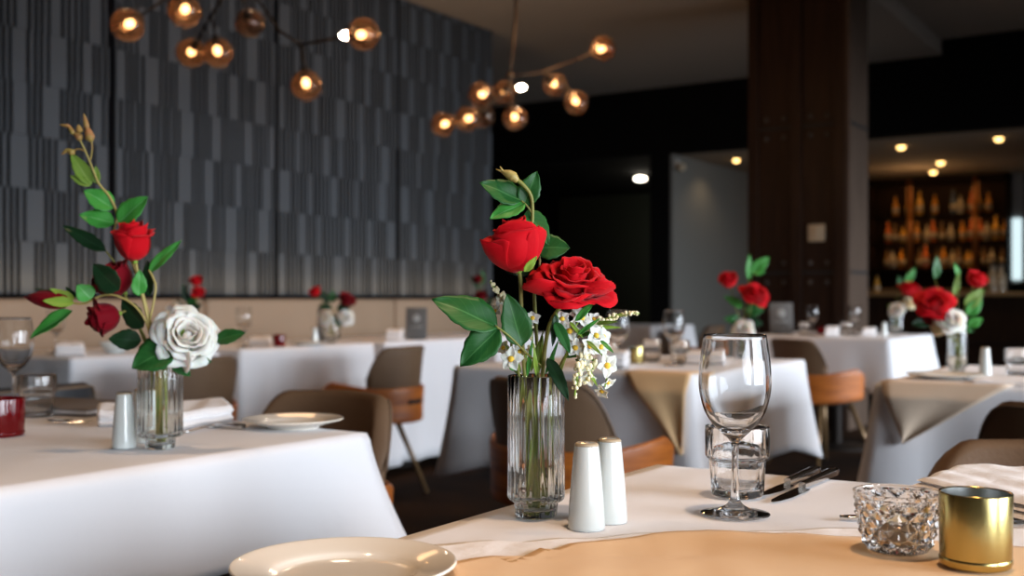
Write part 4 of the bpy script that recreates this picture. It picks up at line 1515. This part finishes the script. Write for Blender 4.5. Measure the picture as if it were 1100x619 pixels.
menu_stand('grey menu card standing on the banquette table under the panelled wall', 447, 365.5, 23, 35)
menu_stand('grey menu card standing on the far table by the dark column', 840, 359.5, 25, 34)
menu_stand('dark card standing behind the banquette vase of white roses', 345, 367.3, 9, 36)
bl = thing('soup_bowl', 'white bowl with yellow filling behind the left bouquet stems', 'bowl', zt(124, 380))
MB().lathe(spline([(0, 0), (.03, 0), (.033, .003), (.055, .022), (.068, .045), (.0665, .046), (.052, .024), (.03, .008), (0, .007)], 4), 40).build('bowl', M['ceramic'], bl)
MB().lathe([(0, .030), (.0575, .030), (.05, .033), (0, .035)], 32).build('filling', M['soup'], bl)


# ------------------------------------------------------------------ chandeliers
def chandelier(label, hub, D, globes, arms, rod_top_px, bare):
    P = lambda x, y, dd=0: at_depth(x, y, D + dd)
    h = P(*hub)
    t = thing('chandelier', label, 'chandelier', h)
    rel_ = lambda v: v - h
    top = P(*rod_top_px)
    top.z = CEIL_Z
    MB().tube([rel_(P(*hub)), rel_(Vector((top.x, top.y, min(CEIL_Z, h.z + .35)))), rel_(top)], .009, 10, smooth=1).build('rod', M['bronze'], t)
    MB().lathe([(0, -.03), (.05, -.03), (.065, -.01), (.065, 0), (0, 0)], 24, mx=Matrix.Translation(rel_(top))).build('canopy', M['bronze'], t, smooth='auto')
    MB().ball(rel_(h), .026, 8).build('hub', M['bronze'], t)
    for a in arms:
        MB().tube([rel_(P(*q)) for q in a], .0075, 8, smooth=1).build('arm', M['bronze'], t)
    for (x, y, dd, ax, ay, ad, lit) in globes:
        c = rel_(P(x, y, dd))
        s = rel_(P(ax, ay, ad))
        dv = (c - s)
        dn = dv.normalized()
        R = .073
        MB().tube([s, c - dn * .055], .0065, 8, smooth=1).build('arm', M['bronze'], t)
        prof = spline([(.018, -R * .97), (.045, -R * .78), (R * .93, -R * .30), (R, .0), (R * .9, R * .42), (R * .5, R * .86), (0, R)], 4)
        inn = [(max(r - .002, 0), z * .972) for r, z in reversed(prof)]
        g = MB().lathe(prof + inn + [prof[0]], 32, mx=Matrix.Translation(c) @ align(dn)).build('globe', M['globe'], t)
        MB().lathe([(0, -.085), (.017, -.085), (.020, -.06), (.020, -.035), (0, -.035)], 16, mx=Matrix.Translation(c) @ align(dn)).build('socket', M['bronze'], g, smooth='auto')
        q = MB().ball((0, 0, -.012), .019, 8, sz=(1, 1, 1.25))
        q.v = [Matrix.Translation(c) @ align(dn) @ p for p in q.v]
        q.build('bulb', M['bulb'] if lit else M['globe'], g)
    for (x, y, dd) in bare:
        MB().ball(rel_(P(x, y, dd)), .022, 8, sz=(1.25, 1, .8)).build('bare_bulb', M['bulbwhite'], t)
    return t


chandelier('branching bronze chandelier with smoky glass globes at upper left', (255, -28, 0), 4.9,
           [(137, 27, -.2, 190, -10, 0, 1), (198, 12, -.1, 210, -22, 0, 1), (205, 57, .45, 225, 20, .3, 1), (234, 57, .35, 228, 20, .3, 1), (268, 25, .5, 262, 0, .3, 0), (329, 92, .2, 323, 48, .2, 1), (390, 37, -.1, 350, 43, .05, 1)],
           [[(255, -28, 0), (285, 10, .2), (300, 33, .2), (323, 48, .2)], [(323, 48, .2), (350, 43, .05)], [(255, -28, 0), (210, -22, 0), (190, -10, 0)], [(255, -28, 0), (225, 20, .3)], [(225, 20, .3), (228, 20, .3)], [(255, -28, 0), (262, 0, .3)]],
           (256, -60, 0), [(371, 38, -.02)])
chandelier('branching bronze chandelier with smoky glass globes beside the ceiling middle', (548, 82, 0), 6.5,
           [(516, 101, 0, 536, 106, 0, 1), (542, 99, .2, 546, 90, 0, 1), (596, 91, .1, 582, 78, 0, 1), (648, 52, -.1, 620, 64, 0, 1), (619, 110, -.1, 603, 84, 0, 1), (553, 127, -.1, 550, 104, 0, 1), (502, 128, -.2, 522, 116, -.1, 1), (476, 134, -.1, 500, 124, -.1, 1), (519, 125, .3, 530, 112, .1, 0)],
           [[(548, 82, 0), (548, 96, 0), (536, 106, 0), (522, 116, -.1), (500, 124, -.1)], [(548, 82, 0), (582, 78, 0), (620, 64, 0)], [(582, 78, 0), (603, 84, 0)], [(548, 96, 0), (550, 104, 0)], [(548, 82, 0), (546, 90, 0)], [(536, 106, 0), (530, 112, .1)]],
           (554, 0, 0), [(560, 94, -.1)])


# ------------------------------------------------------------------ ceiling lamps in the passage and the bar
def downlight(label, px, py, r=.05, lens='downlens', z=HEAD_Z):
    D = (CAMZ - z) * FPX / (py - HY)
    p = world((px - CX) * D / FPX, D, z)
    t = thing('downlight', label, 'lamp', p)
    MB().lathe([(r, -.002), (r * 1.35, -.006), (r * 1.45, 0), (r * .9, 0), (r, -.002)], 24).build('ring', M['trim'], t)
    MB().lathe([(0, -.042), (r * .7, -.036), (r, -.012), (r, -.002), (0, -.002)], 20).build('lens', M[lens], t)
    return p


downlight('warm downlight on bar ceiling nearest the dark column', 968, 157, .042)
downlight('warm downlight on bar ceiling at far right', 1073, 148, .042)
downlight('warm downlight in the middle of the bar, upper of the central pair', 1010.5, 174, .044)
downlight('warm downlight in the middle of the bar, lower of the central pair', 1002.5, 184, .044)
downlight('warm downlight above the left copper post of the bar', 976.5, 193, .044)
downlight('warm downlight above the right copper post of the bar', 1047.5, 189, .044)
downlight('warm downlight in the grey passage left of the column', 791, 171, .038)
pl = at_depth(688, 192, 14.4)
pe = thing('pendant_lamp', 'white oval lamp glowing in the dark passage', 'lamp', pl)
MB().ball((0, 0, 0), .082, 10, sz=(1, 1, .40)).build('shade', M['whitelens'], pe)
MB().tube([(0, 0, .04), (0, 0, HEAD_Z - pl.z)], .008, 8, smooth=1).build('cord', M['bronze'], pe)
pc = at_depth(730, 177, 12.45)
cam_t = thing('security_camera', 'small white camera fixed high at the grey passage entrance', 'camera', Vector((-5.30, pc.y, pc.z)))
MB().bbox(0, .045, -.04, .04, -.05, .05, .008).build('mount', M['white'], cam_t)
MB().ball((.075, -.01, -.03), .055, 8).build('dome', M['beige'], cam_t)

# ------------------------------------------------------------------ the bar
SX0, SX1, SY = -4.20, -2.42, 15.35
bb = thing('back_bar', 'dark shelving unit behind the bar lined with bottles', 'shelf', ((SX0 + SX1) / 2, SY, 0))
hw = (SX1 - SX0) / 2
MB().box(-hw, hw, .24, .28, 0, 2.62).build('back_panel', M['barwood'], bb, smooth=False)
for sx in (-hw, hw - .04):
    MB().box(sx, sx + .04, -.06, .24, 0, 2.62).build('side', M['barwood'], bb, smooth=False)
SHZ = (1.42, 1.765, 2.13)
for z in SHZ:
    MB().box(-hw + .04, hw - .04, -.04, .24, z - .03, z).build('shelf', M['barwood'], bb, smooth=False)
MB().box(-hw, hw, -.06, .28, 2.55, 2.62).build('top', M['barwood'], bb, smooth=False)
MB().box(-hw, hw, -.18, .24, 1.10, 1.14).build('worktop', M['bartop'], bb, smooth=False)
MB().box(-hw, hw, -.16, -.06, 0, 1.10).build('cabinet', M['barwood'], bb, smooth=False)
for px in (977, 1048):
    p = on_y(px, SY - .1, 0)
    tag(MB().tube([(0, 0, 1.145), (0, 0, 2.60)], .036, 14, smooth=1).build('copper_post', M['copper'], None, loc=(p.x, SY - .1, 0)),
        'copper post in front of the bar bottles, %s' % ('left of the two' if px < 1000 else 'right of the two'), 'post')
ct = thing('bar_counter', 'long dark bar counter with a pale wooden top', 'bar counter', (-2.6, 13.2, 0))
MB().bbox(-1.75, 2.6, -.25, .40, 1.03, 1.075, .006, 2).build('countertop', M['bartop'], ct)
MB().box(-1.70, 2.55, -.15, .35, 0, 1.03).build('front', M['barwood'], ct, smooth=False)
MB().box(-1.70, 2.55, -.17, -.15, .5, .52).build('rail', M['bronze'], ct, smooth=False)


def bottle_proto(kind, m, H, R, neck):
    t = thing('bottle', '', 'bottle', (0, 0, 0))
    s = H / .30
    prof = spline([(0, 0), (R * .9, 0), (R, .006), (R, .10 * s), (R * .98, .165 * s), (neck * 1.5, .205 * s), (neck, .225 * s), (neck, .275 * s), (neck * 1.15, .28 * s), (neck * 1.15, .288 * s), (0, .29 * s)], 3)
    MB().lathe(prof, 20).build('body', M[m], t)
    MB().lathe([(R + .0008, .045 * s), (R + .0008, .12 * s)], 20).build('label', M['label'], t, solid=.0006)
    MB().lathe([(0, .285 * s), (neck * 1.25, .285 * s), (neck * 1.25, .31 * s), (0, .312 * s)], 14).build('cap', M['cap'], t, smooth='auto')
    return t


protos = [bottle_proto('a', 'amber', .27, .040, .014), bottle_proto('b', 'honey', .33, .042, .014), bottle_proto('c', 'pale', .24, .045, .014), bottle_proto('d', 'rust', .30, .040, .014),
          bottle_proto('e', 'brownb', .26, .040, .014), bottle_proto('f', 'blueb', .32, .036, .013), bottle_proto('g', 'honey', .22, .050, .016)]
used = set()
CN = ['amber', 'tall golden', 'pale', 'rust orange', 'brown', 'dark blue', 'squat golden']
rows = [(2, [(961, 0), (977.5, 6), (987, 1), (1005, 0), (1023, 5), (1032, 2), (1043, 3), (1046, 0), (1061, 0)]),
        (1, [(953, 3), (962, 4), (967, 6), (986, 0), (995, 2), (1001, 3), (1007, 4), (1022, 2), (1033, 0), (1044, 3), (1049, 3), (1057, 2), (1068, 1), (1080, 0)]),
        (0, [(952, 4), (959, 2), (967, 0), (976, 4), (987, 4), (995, 3), (1006, 4), (1014, 0), (1022, 2), (1030, 4), (1039, 6), (1047, 0), (1056, 4), (1066, 2), (1076, 4)])]
pos_names = ['on the top shelf', 'on the middle shelf', 'on the lower shelf']
ordw = ['first', 'second', 'third', 'fourth', 'fifth', 'sixth', 'seventh', 'eighth', 'ninth', 'tenth', 'eleventh', 'twelfth', 'thirteenth', 'fourteenth', 'fifteenth', 'sixteenth']
for (si, row), sh in zip(rows, pos_names):
    last = -9
    for i, (px, k) in enumerate(sorted(row)):
        p = on_y(px, SY + .06, 0)
        x = max(p.x, last + .094)
        last = x
        lab = '%s bottle %s of the bar, %s from the left' % (CN[k], sh, ordw[i])
        loc = (x, SY + .02 + (.0 if i % 2 else .09), SHZ[si])
        if k not in used:
            used.add(k)
            protos[k].location = loc
            protos[k]['label'] = lab
            protos[k]['group'] = 'bottles on the bar shelves'
        else:
            dup(protos[k], lab, loc, .3 * i, 'bottles on the bar shelves')
for px, nm, m, lab in ((942, 'a', 'honey', 'small golden bottle on the bar counter beside the column'), (1066, 'b', 'pale', 'left of two pale jugs on the bar counter at right'), (1075, 'c', 'pale', 'right of two pale jugs on the bar counter at right')):
    p = on_y(px, 13.25, 1.075)
    b_ = bottle_proto(nm, m, .20 if nm == 'a' else .30, .032 if nm == 'a' else .06, .012 if nm == 'a' else .03)
    b_.location = p
    b_['label'] = lab

# ------------------------------------------------------------------ light
scene = bpy.context.scene
w = bpy.data.worlds.new('World')
scene.world = w
w.use_nodes = True
w.node_tree.nodes['Background'].inputs['Color'].default_value = (.62, .74, .90, 1)
w.node_tree.nodes['Background'].inputs['Strength'].default_value = .6


def area(name, loc, size, size_y, power, color, rot, spread=180):
    l = bpy.data.lights.new(name, 'AREA')
    l.shape = 'RECTANGLE'
    l.size, l.size_y, l.energy, l.color = size, size_y, power, color
    l.spread = math.radians(spread)
    o = bpy.data.objects.new(name, l)
    C.objects.link(o)
    o.location = loc
    o.rotation_euler = rot
    return o


for i, (a, b) in enumerate(WINS):
    # daylight entering each window, heading into the room and slightly down
    area('window_daylight', (RX - .02, (a + b) / 2, 1.15), 1.2, b - a, 64 if i < 2 else 80, (.82, .90, 1.0), (0, math.radians(90 - 23), 0), 94)


def spot(name, loc, power, color, angle=70, target=None, size=.05):
    l = bpy.data.lights.new(name, 'SPOT')
    l.energy, l.color, l.spot_size, l.spot_blend, l.shadow_soft_size = power, color, math.radians(angle), .7, size
    o = bpy.data.objects.new(name, l)
    C.objects.link(o)
    o.location = loc
    if target is not None:
        d = Vector(target) - Vector(loc)
        o.rotation_euler = d.to_track_quat('-Z', 'Y').to_euler()
    return o


WARM = (1.0, .66, .40)
for tb, pw in (('A', 135), ('B', 74), ('C', 72), ('F', 80), ('D', 54), ('W2', 34), ('W1', 34), ('W3', 34)):
    x0, x1, y0, y1 = TABLES[tb]
    spot('table_downlight', ((x0 + x1) / 2 + .1, (y0 + y1) / 2 - .1, CEIL_Z - .03), pw, WARM, 62)


def point(loc, power, color, r=.04):
    l = bpy.data.lights.new('lamp_light', 'POINT')
    l.energy, l.color, l.shadow_soft_size = power, color, r
    o = bpy.data.objects.new('lamp_light', l)
    C.objects.link(o)
    o.location = loc


point(at_depth(300, -20, 4.6), 3.5, (1, .58, .28), .15)
point(at_depth(600, 40, 6.3), 32, (1, .52, .22), .15)
area('bench_glow', (WX + .10, 5.4, 1.012), .05, 5.2, 9, (1, .66, .36), (PI, 0, 0))
# warm strips in the back bar and bar downlights
for z in (1.735 - .005, 2.095, 2.54):
    area('shelf_strip', ((SX0 + SX1) / 2, SY - .02, z), 1.6, .04, 1.1, (1, .55, .20), (math.radians(12), 0, 0))
for px, py in ((968, 157), (1010, 174), (1047, 189), (1073, 148)):
    D = (CAMZ - HEAD_Z) * FPX / (py - HY)
    p = world((px - CX) * D / FPX, D, HEAD_Z - .07)
    spot('bar_light', p, 6, (1, .60, .26), 130)
D = (CAMZ - HEAD_Z) * FPX / (171 - HY)
spot('passage_light', world((780 - CX) * D / FPX, D, HEAD_Z - .07), 5, (1, .7, .4), 140)
point((-6.6, 14.3, 1.9), 9.0, (1, .9, .75), .08)  # added fill to lift the dark passage wall, no fitting here

point((-3.3, 14.2, 2.25), 5.0, (1, .62, .30), .12)  # added fill that brightens the bar ceiling and bottles, no fitting here

GROUPS = {'dining_chair': 'dining chairs around the restaurant tables', 'dining_table': 'restaurant dining tables', 'tablecloth': 'tablecloths on the dining tables',
          'wine_glass': 'wine glasses on the tables', 'tumbler': 'water tumblers on the tables', 'condiment_shaker': 'white ceramic shakers', 'vase': 'glass flower vases',
          'rose': 'roses in the vases', 'rose_spray': 'leafy rose shoots', 'white_blossom_spray': 'white blossom sprays in the ribbed vase', 'side_plate': 'side plates on the tables',
          'table_knife': 'table knives', 'table_fork': 'table forks', 'napkin': 'white napkins on the tables', 'votive_cup': 'votive candle cups', 'menu_card_stand': 'standing menu cards',
          'table_topper': 'overlay cloths hanging over table edges', 'chandelier': 'branching globe chandeliers', 'downlight': 'warm ceiling downlights', 'copper_post': 'copper posts of the bar', 'bottle': 'bottles around the bar'}
for o in list(C.objects):
    nm = o.name.split('.')[0]
    if o.parent is None and nm in GROUPS and o.get('label') and not o.get('group'):
        o['group'] = GROUPS[nm]

# ------------------------------------------------------------------ camera and view
cam = bpy.data.cameras.new('camera')
cam.sensor_width = 36
cam.lens = 36 * FPX / 1100
cam.shift_y = (HY - 309.5) / 1100
cam.dof.use_dof = True
cam.dof.focus_distance = 1.19
cam.dof.aperture_fstop = 5.0
cam.clip_start = .02
co = bpy.data.objects.new('camera', cam)
C.objects.link(co)
co.location = (0, 0, CAMZ)
co.rotation_euler = (PI / 2, 0, TH)
scene.camera = co
scene.view_settings.view_transform = 'Standard'
scene.view_settings.look = 'None'
scene.view_settings.exposure = 0.0
scene.view_settings.gamma = 1
scene.view_settings.use_curve_mapping = False
cy = scene.cycles
cy.use_denoising = True
cy.max_bounces = 14
cy.transmission_bounces = 14
cy.glossy_bounces = 6
cy.transparent_max_bounces = 12
cy.sample_clamp_indirect = 4
cy.blur_glossy = .6
